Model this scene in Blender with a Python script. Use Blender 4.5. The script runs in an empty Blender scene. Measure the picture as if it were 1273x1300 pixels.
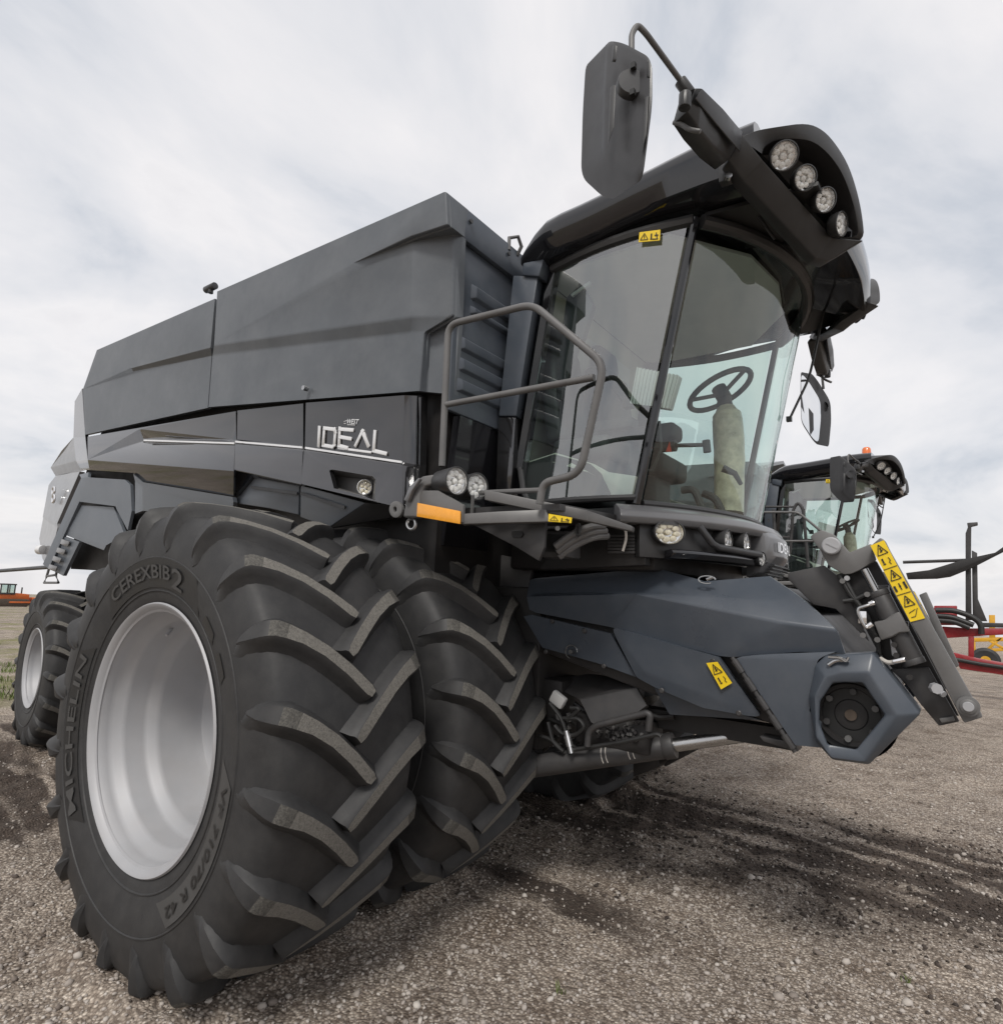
import bpy, bmesh, math, random
import numpy as np
from mathutils import Vector, Matrix, geometry

random.seed(7); np.random.seed(7)
scene = bpy.context.scene
COL = scene.collection

# ------------------------------------------------------------------ camera
W0, H0, FPX = 1273.0, 1300.0, 780.0991
YAW, PITCH, ROLL = 2.2048, 0.1345, 0.0436
CAM = Vector((2.84, -1.3429, 1.6463))
_f = Vector((math.cos(YAW)*math.cos(PITCH), math.sin(YAW)*math.cos(PITCH), math.sin(PITCH)))
_r = Vector((math.sin(YAW), -math.cos(YAW), 0))
_u = _r.cross(_f)
RGT = _r*math.cos(ROLL) + _u*math.sin(ROLL)
UPV = -_r*math.sin(ROLL) + _u*math.cos(ROLL)
FWD = _f
cd = bpy.data.cameras.new('camera')
cd.sensor_fit = 'HORIZONTAL'; cd.sensor_width = 36.0; cd.lens = 36.0*FPX/W0
cd.clip_start = 0.05; cd.clip_end = 6000
cam = bpy.data.objects.new('camera', cd); COL.objects.link(cam)
cam.matrix_world = Matrix(((RGT.x, UPV.x, -FWD.x, CAM.x), (RGT.y, UPV.y, -FWD.y, CAM.y), (RGT.z, UPV.z, -FWD.z, CAM.z), (0, 0, 0, 1)))
scene.camera = cam

# ------------------------------------------------------------------ world, sun, exposure
SUN_EL, SUN_AZ = math.radians(50), math.radians(-70)      # azimuth measured from +X towards +Y
world = bpy.data.worlds.new('World'); scene.world = world; world.use_nodes = True
def build_world():
    nt = world.node_tree; n = nt.nodes; l = nt.links; n.clear()
    out = n.new('ShaderNodeOutputWorld'); bg = n.new('ShaderNodeBackground')
    sky = n.new('ShaderNodeTexSky'); sky.sky_type = 'NISHITA'; sky.sun_disc = False
    sky.sun_elevation = SUN_EL; sky.sun_rotation = math.pi/2 - SUN_AZ; sky.dust_density = 3.0; sky.air_density = 1.2
    skm = n.new('ShaderNodeMix'); skm.data_type = 'RGBA'; skm.blend_type = 'MULTIPLY'
    skm.inputs[0].default_value = 1.0; l.new(sky.outputs[0], skm.inputs[6]); skm.inputs[7].default_value = (1, 1, 1, 1)
    tc = n.new('ShaderNodeTexCoord'); sep = n.new('ShaderNodeSeparateXYZ'); l.new(tc.outputs['Generated'], sep.inputs[0])
    # project the view direction on a cloud layer
    add = n.new('ShaderNodeMath'); add.operation = 'MAXIMUM'; l.new(sep.outputs[2], add.inputs[0]); add.inputs[1].default_value = 0.0
    ad2 = n.new('ShaderNodeMath'); ad2.operation = 'ADD'; l.new(add.outputs[0], ad2.inputs[0]); ad2.inputs[1].default_value = 0.28
    dx = n.new('ShaderNodeMath'); dx.operation = 'DIVIDE'; l.new(sep.outputs[0], dx.inputs[0]); l.new(ad2.outputs[0], dx.inputs[1])
    dy = n.new('ShaderNodeMath'); dy.operation = 'DIVIDE'; l.new(sep.outputs[1], dy.inputs[0]); l.new(ad2.outputs[0], dy.inputs[1])
    cmb = n.new('ShaderNodeCombineXYZ'); l.new(dx.outputs[0], cmb.inputs[0]); l.new(dy.outputs[0], cmb.inputs[1])
    mp = n.new('ShaderNodeMapping'); l.new(cmb.outputs[0], mp.inputs[0]); mp.inputs['Location'].default_value = (3.3, 1.2, 0)
    mp.inputs['Scale'].default_value = (1.0, 0.7, 1); mp.inputs['Rotation'].default_value = (0, 0, 0.6)
    nz = n.new('ShaderNodeTexNoise'); nz.inputs['Scale'].default_value = 1.9; nz.inputs['Detail'].default_value = 7; nz.inputs['Roughness'].default_value = 0.56
    nz.inputs['Distortion'].default_value = 0.35
    l.new(mp.outputs[0], nz.inputs['Vector'])
    cr = n.new('ShaderNodeValToRGB'); l.new(nz.outputs[0], cr.inputs[0])
    e = cr.color_ramp.elements
    e[0].position = 0.33; e[0].color = (0.46, 0.485, 0.53, 1)
    e[1].position = 0.57; e[1].color = (0.70, 0.685, 0.69, 1)
    m1 = cr.color_ramp.elements.new(0.42); m1.color = (0.59, 0.595, 0.62, 1)
    m2 = cr.color_ramp.elements.new(0.74); m2.color = (0.58, 0.57, 0.585, 1)
    mul = n.new('ShaderNodeMix'); mul.data_type = 'RGBA'; mul.inputs[0].default_value = 0.92
    sc = n.new('ShaderNodeVectorMath'); sc.operation = 'SCALE'; l.new(skm.outputs[2], sc.inputs[0]); sc.inputs['Scale'].default_value = 0.1
    l.new(sc.outputs[0], mul.inputs[6]); l.new(cr.outputs[0], mul.inputs[7])
    l.new(mul.outputs[2], bg.inputs[0]); bg.inputs[1].default_value = 0.95
    l.new(bg.outputs[0], out.inputs[0])
build_world()
sd = bpy.data.lights.new('sun', 'SUN'); sd.energy = 1.5; sd.angle = math.radians(14); sd.color = (1.0, 0.96, 0.9)
sun = bpy.data.objects.new('sun', sd); COL.objects.link(sun)
_sdir = Vector((math.cos(SUN_EL)*math.cos(SUN_AZ), math.cos(SUN_EL)*math.sin(SUN_AZ), math.sin(SUN_EL)))
sun.rotation_euler = _sdir.to_track_quat('Z', 'Y').to_euler(); sun.location = (4, -6, 12)
vs = scene.view_settings
vs.view_transform = 'Standard'; vs.look = 'None'; vs.gamma = 1.0; vs.exposure = 0.5; vs.use_curve_mapping = False
scene.render.engine = 'CYCLES'
scene.cycles.use_denoising = True
scene.cycles.max_bounces = 10; scene.cycles.transparent_max_bounces = 24
scene.cycles.glossy_bounces = 5; scene.cycles.transmission_bounces = 8

# ------------------------------------------------------------------ photo pixel -> place
FR = dict(A=(640, 0, .49725), B=(540, 250, .40848), C=(480, 560, .40848), D=(880, 560, .32319), E=(40, 220, .50275), F=(0, 560, .32993),
          T=(60, 620, .5075), I=(380, 500, .20424), J=(640, 630, .27494), K=(1000, 660, .21541), L=(800, 430, .19231), M=(640, 290, .2847),
          N=(680, 820, .21995), O=(1000, 340, .2), Q=(520, 240, .2924), R=(30, 460, .23566), G=(960, 550, .17282), U=(0, 0, 1.0), V=(1130, 640, .24613))
def P(fr, x, y, X=None, Y=None, Z=None):
    ox, oy, s = FR[fr]; u = ox + x*s; v = oy + y*s
    d = FWD*FPX + RGT*(u - W0/2) - UPV*(v - H0/2)
    if X is not None: t = (X - CAM.x)/d.x
    elif Y is not None: t = (Y - CAM.y)/d.y
    else: t = (Z - CAM.z)/d.z
    return CAM + d*t
def PS(fr, Y, pts): return [P(fr, q[0], q[1], Y=(q[2] if len(q) > 2 else Y)) for q in pts]

# ------------------------------------------------------------------ materials
MATS = {}
def mat(name, base, rough=0.5, metal=0.0, spec=0.5, coat=0.0, var=0.12, scale=6.0, bump=0.0, bscale=60.0, rvar=0.08, dust=0.0, dustcol=(0.30, 0.26, 0.22), emit=None, aniso=None):
    m = bpy.data.materials.new(name); m.use_nodes = True; nt = m.node_tree; n = nt.nodes; l = nt.links
    b = n['Principled BSDF']; MATS[name] = m
    tc = n.new('ShaderNodeTexCoord')
    nz = n.new('ShaderNodeTexNoise'); nz.inputs['Scale'].default_value = scale; nz.inputs['Detail'].default_value = 6; nz.inputs['Roughness'].default_value = 0.6
    l.new(tc.outputs['Object'], nz.inputs['Vector'])
    mr = n.new('ShaderNodeMapRange'); l.new(nz.outputs[0], mr.inputs[0]); mr.inputs[1].default_value = 0.3; mr.inputs[2].default_value = 0.7
    mr.inputs[3].default_value = 1 - var; mr.inputs[4].default_value = 1 + var
    sc = n.new('ShaderNodeVectorMath'); sc.operation = 'SCALE'; sc.inputs[0].default_value = base; l.new(mr.outputs[0], sc.inputs['Scale'])
    colout = sc.outputs[0]
    if dust > 0:
        n2 = n.new('ShaderNodeTexNoise'); n2.inputs['Scale'].default_value = scale*2.3; n2.inputs['Detail'].default_value = 9; n2.inputs['Roughness'].default_value = 0.7
        l.new(tc.outputs['Object'], n2.inputs['Vector'])
        m2 = n.new('ShaderNodeMapRange'); l.new(n2.outputs[0], m2.inputs[0]); m2.inputs[1].default_value = 0.40; m2.inputs[2].default_value = 0.78
        m2.inputs[3].default_value = 0; m2.inputs[4].default_value = dust
        mx = n.new('ShaderNodeMix'); mx.data_type = 'RGBA'; l.new(m2.outputs[0], mx.inputs[0]); l.new(colout, mx.inputs[6]); mx.inputs[7].default_value = (*dustcol, 1)
        colout = mx.outputs[2]
    l.new(colout, b.inputs['Base Color'])
    m3 = n.new('ShaderNodeMapRange'); l.new(nz.outputs[0], m3.inputs[0]); m3.inputs[1].default_value = 0.3; m3.inputs[2].default_value = 0.7
    m3.inputs[3].default_value = max(0.02, rough - rvar); m3.inputs[4].default_value = min(1, rough + rvar)
    l.new(m3.outputs[0], b.inputs['Roughness'])
    b.inputs['Metallic'].default_value = metal; b.inputs['Specular IOR Level'].default_value = spec
    b.inputs['Coat Weight'].default_value = coat; b.inputs['Coat Roughness'].default_value = 0.05
    if bump > 0:
        n3 = n.new('ShaderNodeTexNoise'); n3.inputs['Scale'].default_value = bscale; n3.inputs['Detail'].default_value = 4
        l.new(tc.outputs['Object'], n3.inputs['Vector'])
        bp = n.new('ShaderNodeBump'); bp.inputs['Strength'].default_value = bump; bp.inputs['Distance'].default_value = 0.004
        l.new(n3.outputs[0], bp.inputs['Height']); l.new(bp.outputs[0], b.inputs['Normal'])
    if emit:
        b.inputs['Emission Color'].default_value = (*emit[0], 1); b.inputs['Emission Strength'].default_value = emit[1]
    return m
mat('paint_matte', (0.090, 0.100, 0.112), 0.36, var=0.16, scale=1.3, dust=0.38, dustcol=(0.20, 0.21, 0.22), bump=0.04, bscale=300)
mat('paint_gloss', (0.075, 0.075, 0.079), 0.09, metal=0.85, bump=0.03, bscale=2.0, coat=0.5, var=0.06, rvar=0.03, scale=3, spec=0.7)
mat('paint_silver', (0.13, 0.13, 0.134), 0.32, metal=0.0, coat=0.4, var=0.05, rvar=0.04)
mat('paint_slate', (0.060, 0.072, 0.090), 0.34, var=0.14, scale=2.2, dust=0.32, dustcol=(0.13, 0.135, 0.145), bump=0.03, bscale=280)
mat('panel_grey', (0.115, 0.13, 0.15), 0.40, var=0.08, scale=3, dust=0.08, dustcol=(0.2, 0.2, 0.2))
mat('black_plastic', (0.032, 0.032, 0.033), 0.42, var=0.15, scale=8, dust=0.08, dustcol=(0.09, 0.085, 0.08), bump=0.05, bscale=240)
mat('black_gloss', (0.012, 0.012, 0.014), 0.09, coat=0.5, var=0.05, rvar=0.03)
mat('grey_plastic', (0.034, 0.034, 0.036), 0.38, var=0.10, scale=9, dust=0.08, dustcol=(0.14, 0.14, 0.14), bump=0.06, bscale=300)
mat('frame_grey', (0.115, 0.113, 0.112), 0.45, var=0.12, scale=7, dust=0.18, dustcol=(0.20, 0.19, 0.18), bump=0.03, bscale=160)
mat('frame_dark', (0.040, 0.039, 0.040), 0.5, var=0.2, scale=7, dust=0.2, dustcol=(0.10, 0.09, 0.08))
mat('grime_black', (0.014, 0.013, 0.013), 0.6, var=0.3, scale=9, dust=0.15, dustcol=(0.06, 0.05, 0.045))
mat('rubber', (0.026, 0.026, 0.027), 0.58, var=0.22, scale=5, dust=0.28, dustcol=(0.085, 0.082, 0.078), bump=0.10, bscale=120, spec=0.4)
mat('rubber_label', (0.017, 0.017, 0.0175), 0.45, var=0.12, scale=8, spec=0.4)
mat('rubber_letter', (0.055, 0.054, 0.053), 0.6, var=0.10, scale=9)
mat('tread_worn', (0.12, 0.115, 0.105), 0.85, var=0.3, scale=75, dust=0.9, dustcol=(0.25, 0.235, 0.21), bump=0.6, bscale=260, spec=0.2)
mat('tread_fade', (0.06, 0.058, 0.054), 0.8, var=0.3, scale=60, dust=0.75, dustcol=(0.19, 0.18, 0.16), bump=0.4, bscale=220, spec=0.25)
mat('rim_silver', (0.38, 0.385, 0.40), 0.56, metal=0.2, var=0.09, scale=2.2, dust=0.16, dustcol=(0.4, 0.34, 0.3), rvar=0.05)
mat('steel', (0.45, 0.45, 0.45), 0.28, metal=1.0, var=0.05)
mat('chrome', (0.82, 0.82, 0.83), 0.12, metal=0.9, var=0.04)
mat('white_trim', (0.75, 0.75, 0.75), 0.22, metal=0.3, var=0.05)
mat('yellow_sticker', (0.80, 0.56, 0.012), 0.4, var=0.04)
mat('black_print', (0.012, 0.012, 0.012), 0.5, var=0.05)
mat('orange_reflector', (0.85, 0.36, 0.03), 0.25, coat=0.5, var=0.06, scale=25)
mat('lamp_bowl', (0.80, 0.80, 0.80), 0.10, metal=0.85, var=0.25, scale=60)
mat('lamp_led', (0.85, 0.85, 0.82), 0.3, var=0.3, scale=90)
mat('lamp_amberish', (0.75, 0.70, 0.55), 0.3, var=0.25, scale=70)
mat('interior_beige', (0.46, 0.45, 0.40), 0.6, var=0.06)
mat('interior_dark', (0.028, 0.028, 0.030), 0.65, var=0.2)
mat('interior_grey', (0.50, 0.50, 0.49), 0.6, var=0.06)
mat('wrap_plastic', (0.50, 0.45, 0.33), 0.35, var=0.3, scale=18, bump=0.5, bscale=20, coat=0.3)
mat('red_paint', (0.30, 0.018, 0.025), 0.4, var=0.15, dust=0.15)
mat('signal_red', (0.55, 0.05, 0.02), 0.4)
mat('yellow_paint', (0.62, 0.33, 0.02), 0.45, var=0.15, dust=0.1)
mat('orange_paint', (0.60, 0.13, 0.02), 0.5, var=0.15, dust=0.2)
mat('mirror_glass', (0.86, 0.87, 0.88), 0.02, metal=1.0, var=0.01, rvar=0.0)
mat('beacon_orange', (0.70, 0.16, 0.03), 0.25, coat=0.5)
mat('track_mud', (0.085, 0.065, 0.05), 0.9, var=0.4, scale=10)
mat('hose_black', (0.02, 0.02, 0.02), 0.5, var=0.2)
mat('pale_hose', (0.55, 0.52, 0.48), 0.5)
def glass_mat(name, tint, ior):
    m = bpy.data.materials.new(name); m.use_nodes = True; nt = m.node_tree; n = nt.nodes; l = nt.links; n.clear(); MATS[name] = m
    o = n.new('ShaderNodeOutputMaterial'); mx = n.new('ShaderNodeMixShader'); t = n.new('ShaderNodeBsdfTransparent'); g = n.new('ShaderNodeBsdfGlossy')
    fr = n.new('ShaderNodeFresnel'); fr.inputs[0].default_value = ior; t.inputs[0].default_value = (*tint, 1); g.inputs['Roughness'].default_value = 0.015
    tc = n.new('ShaderNodeTexCoord'); nz = n.new('ShaderNodeTexNoise'); nz.inputs['Scale'].default_value = 1.6; nz.inputs['Detail'].default_value = 3
    l.new(tc.outputs['Object'], nz.inputs['Vector'])
    ge = n.new('ShaderNodeNewGeometry'); mi = n.new('ShaderNodeMapRange'); l.new(ge.outputs['Backfacing'], mi.inputs[0]); mi.inputs[3].default_value = ior; mi.inputs[4].default_value = 1/ior
    l.new(mi.outputs[0], fr.inputs[0])          # the pane reflects alike from inside and outside
    bp = n.new('ShaderNodeBump'); bp.inputs['Strength'].default_value = 0.05; bp.inputs['Distance'].default_value = 0.05
    l.new(nz.outputs[0], bp.inputs['Height']); l.new(bp.outputs[0], g.inputs['Normal'])
    l.new(fr.outputs[0], mx.inputs[0]); l.new(t.outputs[0], mx.inputs[1]); l.new(g.outputs[0], mx.inputs[2]); l.new(mx.outputs[0], o.inputs[0])
    return m
glass_mat('cab_glass', (0.84, 0.965, 0.92), 3.3)
glass_mat('screen_glass', (0.86, 0.965, 0.925), 1.9)
glass_mat('lens_glass', (0.95, 0.95, 0.95), 1.45)

# ------------------------------------------------------------------ mesh helpers
class G:
    """collects shapes; obj() links them as ONE mesh object"""
    def __init__(s): s.v = []; s.f = []; s.m = []
    def add(s, verts, faces, mi=0):
        o = len(s.v); s.v += [Vector(q) for q in verts]; s.f += [[i + o for i in f] for f in faces]; s.m += [mi]*len(faces); return s
    def prism(s, poly, off, mi=0):
        n = len(poly); off = Vector(off); a = [Vector(q) for q in poly]; b = [q + off for q in a]
        fs = [list(range(n))[::-1], list(range(n, 2*n))] + [[i, (i+1) % n, n + (i+1) % n, n + i] for i in range(n)]
        return s.add(a + b, fs, mi)
    def box(s, c, size, rot=None, mi=0):
        hx, hy, hz = size[0]/2, size[1]/2, size[2]/2; c = Vector(c)
        vs = [Vector((x, y, z)) for x in (-hx, hx) for y in (-hy, hy) for z in (-hz, hz)]
        if rot is not None: vs = [rot @ q for q in vs]
        return s.add([q + c for q in vs], [[0, 1, 3, 2], [4, 6, 7, 5], [0, 4, 5, 1], [2, 3, 7, 6], [0, 2, 6, 4], [1, 5, 7, 3]], mi)
    def tube(s, path, r, seg=12, closed=False, mi=0, caps=True):
        path = [Vector(q) for q in path]; n = len(path); rings = []; ref = None
        for i, q in enumerate(path):
            if closed: t = path[(i+1) % n] - path[i-1]
            else: t = (path[min(i+1, n-1)] - path[max(i-1, 0)])
            t.normalize()
            if ref is None:
                ref = Vector((0, 0, 1)) if abs(t.z) < .9 else Vector((1, 0, 0))
            a = ref - t*ref.dot(t); a.normalize(); b = t.cross(a); ref = a
            rr = r[i] if isinstance(r, (list, tuple)) else r
            rings.append([q + (a*math.cos(k*2*math.pi/seg) + b*math.sin(k*2*math.pi/seg))*rr for k in range(seg)])
        vs = [q for R in rings for q in R]; fs = []
        for i in range(n if closed else n-1):
            j = (i+1) % n
            for k in range(seg):
                k2 = (k+1) % seg; fs.append([i*seg+k, i*seg+k2, j*seg+k2, j*seg+k])
        if caps and not closed: fs += [list(range(seg))[::-1], [(n-1)*seg + k for k in range(seg)]]
        return s.add(vs, fs, mi)
    def lathe(s, prof, c, axis, seg=48, mi=0, close=False):
        """prof: (along axis, radius)"""
        c = Vector(c); ax = Vector(axis).normalized(); a = ax.orthogonal().normalized(); b = ax.cross(a); n = len(prof)
        vs = [c + ax*h + (a*math.cos(k*2*math.pi/seg) + b*math.sin(k*2*math.pi/seg))*r for h, r in prof for k in range(seg)]
        fs = []
        for i in range(n if close else n-1):
            j = (i+1) % n
            for k in range(seg):
                k2 = (k+1) % seg; fs.append([i*seg+k, j*seg+k, j*seg+k2, i*seg+k2])
        return s.add(vs, fs, mi)
    def cyl(s, a, b, r, seg=20, mi=0): return s.tube([a, b], r, seg, mi=mi)
    def mirrored(s, yc=2.4):
        g = G(); g.v = [Vector((q.x, 2*yc - q.y, q.z)) for q in s.v]; g.f = [f[::-1] for f in s.f]; g.m = list(s.m); return g
    def mesh(s, name, mats, bevel=0.0, seg=2, sharp=32, bevang=20, face_to=None, thick=None, normals=True):
        bm = bmesh.new(); vs = [bm.verts.new(q) for q in s.v]
        for f, mi in zip(s.f, s.m):
            if len(set(f)) < 3: continue
            try: fc = bm.faces.new([vs[i] for i in f]); fc.material_index = mi
            except ValueError: pass
        bmesh.ops.remove_doubles(bm, verts=bm.verts[:], dist=1e-5)
        if face_to is not None:
            bm.normal_update()
            for fc in bm.faces:
                if fc.normal.dot(face_to - fc.calc_center_median()) < 0: fc.normal_flip()
        elif normals: bmesh.ops.recalc_face_normals(bm, faces=bm.faces[:])
        if bevel > 0:
            bm.normal_update()
            es = [e for e in bm.edges if len(e.link_faces) == 2 and e.calc_face_angle(0) > math.radians(bevang)]
            if es: bmesh.ops.bevel(bm, geom=es, offset=bevel, segments=seg, profile=0.5, affect='EDGES', clamp_overlap=True)
        if thick:
            fs = bm.faces[:]; bm.normal_update()
            nn = {v: v.normal.copy() for v in bm.verts}
            ret = bmesh.ops.extrude_face_region(bm, geom=fs, use_keep_orig=True)
            for q in ret['geom']:
                if isinstance(q, bmesh.types.BMVert): pass
            newv = [q for q in ret['geom'] if isinstance(q, bmesh.types.BMVert)]
            t = Vector(thick)
            for q in newv: q.co += t
            bmesh.ops.recalc_face_normals(bm, faces=bm.faces[:])
        bm.normal_update()
        for fc in bm.faces: fc.smooth = True
        for e in bm.edges:
            if len(e.link_faces) == 2 and e.calc_face_angle(0) > math.radians(sharp): e.smooth = False
        me = bpy.data.meshes.new(name); bm.to_mesh(me); bm.free()
        for q in (mats if isinstance(mats, (list, tuple)) else [mats]): me.materials.append(MATS[q])
        return me
    def obj(s, name, mats, parent=None, **k):
        return link(name, s.mesh(name, mats, **k), parent)
def link(name, me, parent=None, loc=None):
    o = bpy.data.objects.new(name, me); COL.objects.link(o)
    if parent is not None:
        o.parent = parent
        if parent.get('root'): o.location = -parent.location
    if loc is not None: o.location = Vector(loc) + (o.location if parent is not None and parent.get('root') else Vector())
    return o
def root(name, loc, label, cat, group=None):
    o = bpy.data.objects.new(name, None); COL.objects.link(o); o.location = loc; o.empty_display_size = 0.3
    o['label'] = label; o['category'] = cat; o['root'] = 1
    if group: o['group'] = group
    return o
def tag(o, label, cat=None, group=None, kind=None):
    if label: o['label'] = label
    if cat: o['category'] = cat
    if group: o['group'] = group
    if kind: o['kind'] = kind
    return o
def smoothpath(pts, rad=0.08, n=5):
    pts = [Vector(q) for q in pts]; out = [pts[0]]
    for i in range(1, len(pts)-1):
        a, b, c = pts[i-1], pts[i], pts[i+1]
        r = min(rad, (a-b).length*.45, (c-b).length*.45)
        p0 = b + (a-b).normalized()*r; p2 = b + (c-b).normalized()*r
        for k in range(n+1):
            t = k/n; out.append(p0*(1-t)**2 + b*2*t*(1-t) + p2*t*t)
    return out + [pts[-1]]
def smoothclosed(pts, rad, n=4):
    pts = [Vector(q) for q in pts]; out = []; m = len(pts)
    for i in range(m):
        a, b, c = pts[i-1], pts[i], pts[(i+1) % m]; r1 = min(rad, (a-b).length*.45); r2 = min(rad, (c-b).length*.45)
        p0 = b + (a-b).normalized()*r1; p2 = b + (c-b).normalized()*r2
        for k in range(n+1):
            t = k/n; out.append(p0*(1-t)**2 + b*2*t*(1-t) + p2*t*t)
    return out
def shell(fr, name, verts, faces, mats, parent, thick=(0, .03, 0), bevel=.014, mirror=True, **k):
    """folded sheet panel seen from outside; verts in photo frame coordinates with their own depth Y"""
    g = G(); vv = [q if isinstance(q, Vector) else P(fr, q[0], q[1], Y=q[2]) for q in verts]
    g.add(vv, faces)
    o = g.obj(name, mats, parent, bevel=bevel, seg=3, bevang=6, face_to=CAM, thick=thick, sharp=25, **k)
    if mirror:
        o2 = link(name, mirror_mesh(o.data), parent)
    return o
_mir = {}
def mirror_mesh(me, yc=2.4):
    if me.name in _mir: return _mir[me.name]
    m2 = me.copy(); co = np.empty(len(m2.vertices)*3, 'f'); m2.vertices.foreach_get('co', co); co[1::3] = 2*yc - co[1::3]
    m2.vertices.foreach_set('co', co); m2.flip_normals(); m2.update(); _mir[me.name] = m2; return m2
def text_mesh(txt, size=1.0, extrude=0.0, shear=0.0):
    cu = bpy.data.curves.new('lettering', 'FONT'); cu.body = txt; cu.size = size; cu.shear = shear; cu.resolution_u = 3
    cu.offset = 0.012*size; cu.fill_mode = 'BOTH'
    o = bpy.data.objects.new('lettering', cu); COL.objects.link(o)
    bpy.context.view_layer.update()
    dg = bpy.context.evaluated_depsgraph_get(); me = bpy.data.meshes.new_from_object(o.evaluated_get(dg))
    vs = [v.co.copy() for v in me.vertices]; fs = [list(p.vertices) for p in me.polygons]
    bpy.data.objects.remove(o); bpy.data.curves.remove(cu); bpy.data.meshes.remove(me)
    x0 = min(v.x for v in vs); x1 = max(v.x for v in vs); y0 = min(v.y for v in vs); y1 = max(v.y for v in vs)
    return [((v.x-x0)/(x1-x0), (v.y-y0)/(y1-y0)) for v in vs], fs, (x1-x0)/(y1-y0)

# ------------------------------------------------------------------ the ground
_tab = {}
def value_noise(x, y, s, seed):
    T = _tab.setdefault(seed, np.random.RandomState(seed).rand(256, 256).astype('f') if seed not in _tab else None); x = x*s; y = y*s
    xi = np.floor(x).astype(int); yi = np.floor(y).astype(int); fx = x - xi; fy = y - yi; fx = fx*fx*(3-2*fx); fy = fy*fy*(3-2*fy)
    g = lambda a, b: T[a % 256, b % 256]
    return (g(xi, yi)*(1-fx) + g(xi+1, yi)*fx)*(1-fy) + (g(xi, yi+1)*(1-fx) + g(xi+1, yi+1)*fx)*fy
def churn_mask(x, y):
    """loose dark soil torn up by wheels: one track running forward past the inner wheel, one beside the left wheels"""
    def band(yc, w): return np.exp(-((y - yc)/w)**2)
    yc = 3.35 + 0.35*np.sin(x*0.55 + .4)
    a = band(yc, 0.62)*np.clip((x + 2.5)/2.0, 0, 1)
    b = 0.55*band(1.65 + .15*np.sin(x), .35)*np.clip((1.9 - x), 0, 1)*np.clip((x+3), 0, 1)
    c = 0.75*band(0.75, .8)*np.clip((-1.2 - x)/1.0, 0, 1)*np.clip((x+9)/3, 0, 1)
    n = value_noise(x, y*1.4, 1.3, 3)*.55 + value_noise(x, y, 4.1, 4)*.45
    st = value_noise(x*.9 + y*.5, y*1.0 + x*.12, 1.0, 21)*.0 + value_noise(x*1.3, (y + .12*x)*7.5, 1.0, 22)*.6 + value_noise(x*3.1, (y + .12*x)*15, 1.0, 23)*.4
    dmp = .55*np.exp(-(((x - 1.6)/1.5)**2 + ((y - 2.7)/.7)**2))*np.clip((value_noise(x, y, 2.3, 41)*.6 + value_noise(x, y, 7, 42)*.4 - .38)*3.2, 0, 1)
    return np.clip(dmp + (a + b + c)*1.9*(.25 + .9*n)*np.clip((st - .22)*2.6, 0, 1.25), 0, 1)
def ground_height(x, y):
    d = np.hypot(x - 1, y - 2)
    near = np.clip((14 - d)/6, 0, 1)
    h = (value_noise(x, y, .45, 1) - .5)*.05*near + (value_noise(x, y, 2.2, 2) - .5)*.016*near + (value_noise(x, y, 9, 5) - .5)*.010*near
    h = h - .0245*np.clip(d - 13, 0, 4000)
    m = churn_mask(x, y)
    rib = np.sin(x*26 + y*10 + 5*value_noise(x, y, 1.8, 8))*.5 + (value_noise(x, y, 6, 9) - .5)*1.6
    for x0_, x1_, y0_, y1_ in ((-.40, .40, .0, .67), (-.40, .40, .97, 1.64), (-.40, .40, 3.16, 3.83), (-.40, .40, 4.13, 4.8), (-4.75, -4.1, .95, 1.5)):
        dx_ = np.maximum(np.maximum(x0_ - x, x - x1_), 0); dy_ = np.maximum(np.maximum(y0_ - y, y - y1_), 0); dd = np.hypot(dx_, dy_)
        h = h + .034*np.exp(-((dd - .05)/.07)**2)*(.6 + .8*value_noise(x, y, 7, 31)) + .022*np.clip(1 - dd/.12, 0, 1)
    return h + m*near*(rib*.020 - .004)
def ground_at(fr, u, v):
    """where the line of sight through a photo point meets the ground"""
    ox, oy, sc = FR[fr]; d = (FWD*FPX + RGT*(ox + u*sc - W0/2) - UPV*(oy + v*sc - H0/2)).normalized(); t = 3.0
    while t < 400:
        q = CAM + d*t
        if q.z < float(ground_height(np.array([q.x]), np.array([q.y]))[0]): break
        t += .05
    return q
def axis_coords(lo, hi, step, far):
    mid = np.arange(lo, hi + 1e-6, step); g = []; d = step
    while (g[-1] if g else 0) < far: d *= 1.22; g.append((g[-1] if g else 0) + d)
    g = np.array(g); return np.concatenate([lo - g[::-1], mid, hi + g])
xs = axis_coords(-5.5, 5.5, .03, 2500); ys = axis_coords(-1.8, 8.5, .03, 2500)
GX, GY = np.meshgrid(xs, ys, indexing='ij'); GZ = ground_height(GX, GY)
def grid_mesh(name, X, Y, Z):
    n, m = X.shape; co = np.stack([X, Y, Z], -1).reshape(-1, 3).astype('f')
    i = np.arange(n*m).reshape(n, m); q = np.stack([i[:-1, :-1], i[1:, :-1], i[1:, 1:], i[:-1, 1:]], -1).reshape(-1, 4)
    me = bpy.data.meshes.new(name); me.vertices.add(len(co)); me.vertices.foreach_set('co', co.ravel())
    me.loops.add(q.size); me.loops.foreach_set('vertex_index', q.ravel().astype('i')); me.polygons.add(len(q))
    me.polygons.foreach_set('loop_start', np.arange(0, q.size, 4, dtype='i'))
    me.polygons.foreach_set('use_smooth', np.ones(len(q), bool)); me.update(); return me
gme = grid_mesh('ground', GX, GY, GZ)
at = gme.attributes.new('churn', 'FLOAT', 'POINT'); at.data.foreach_set('value', churn_mask(GX, GY).ravel().astype('f'))
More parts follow.
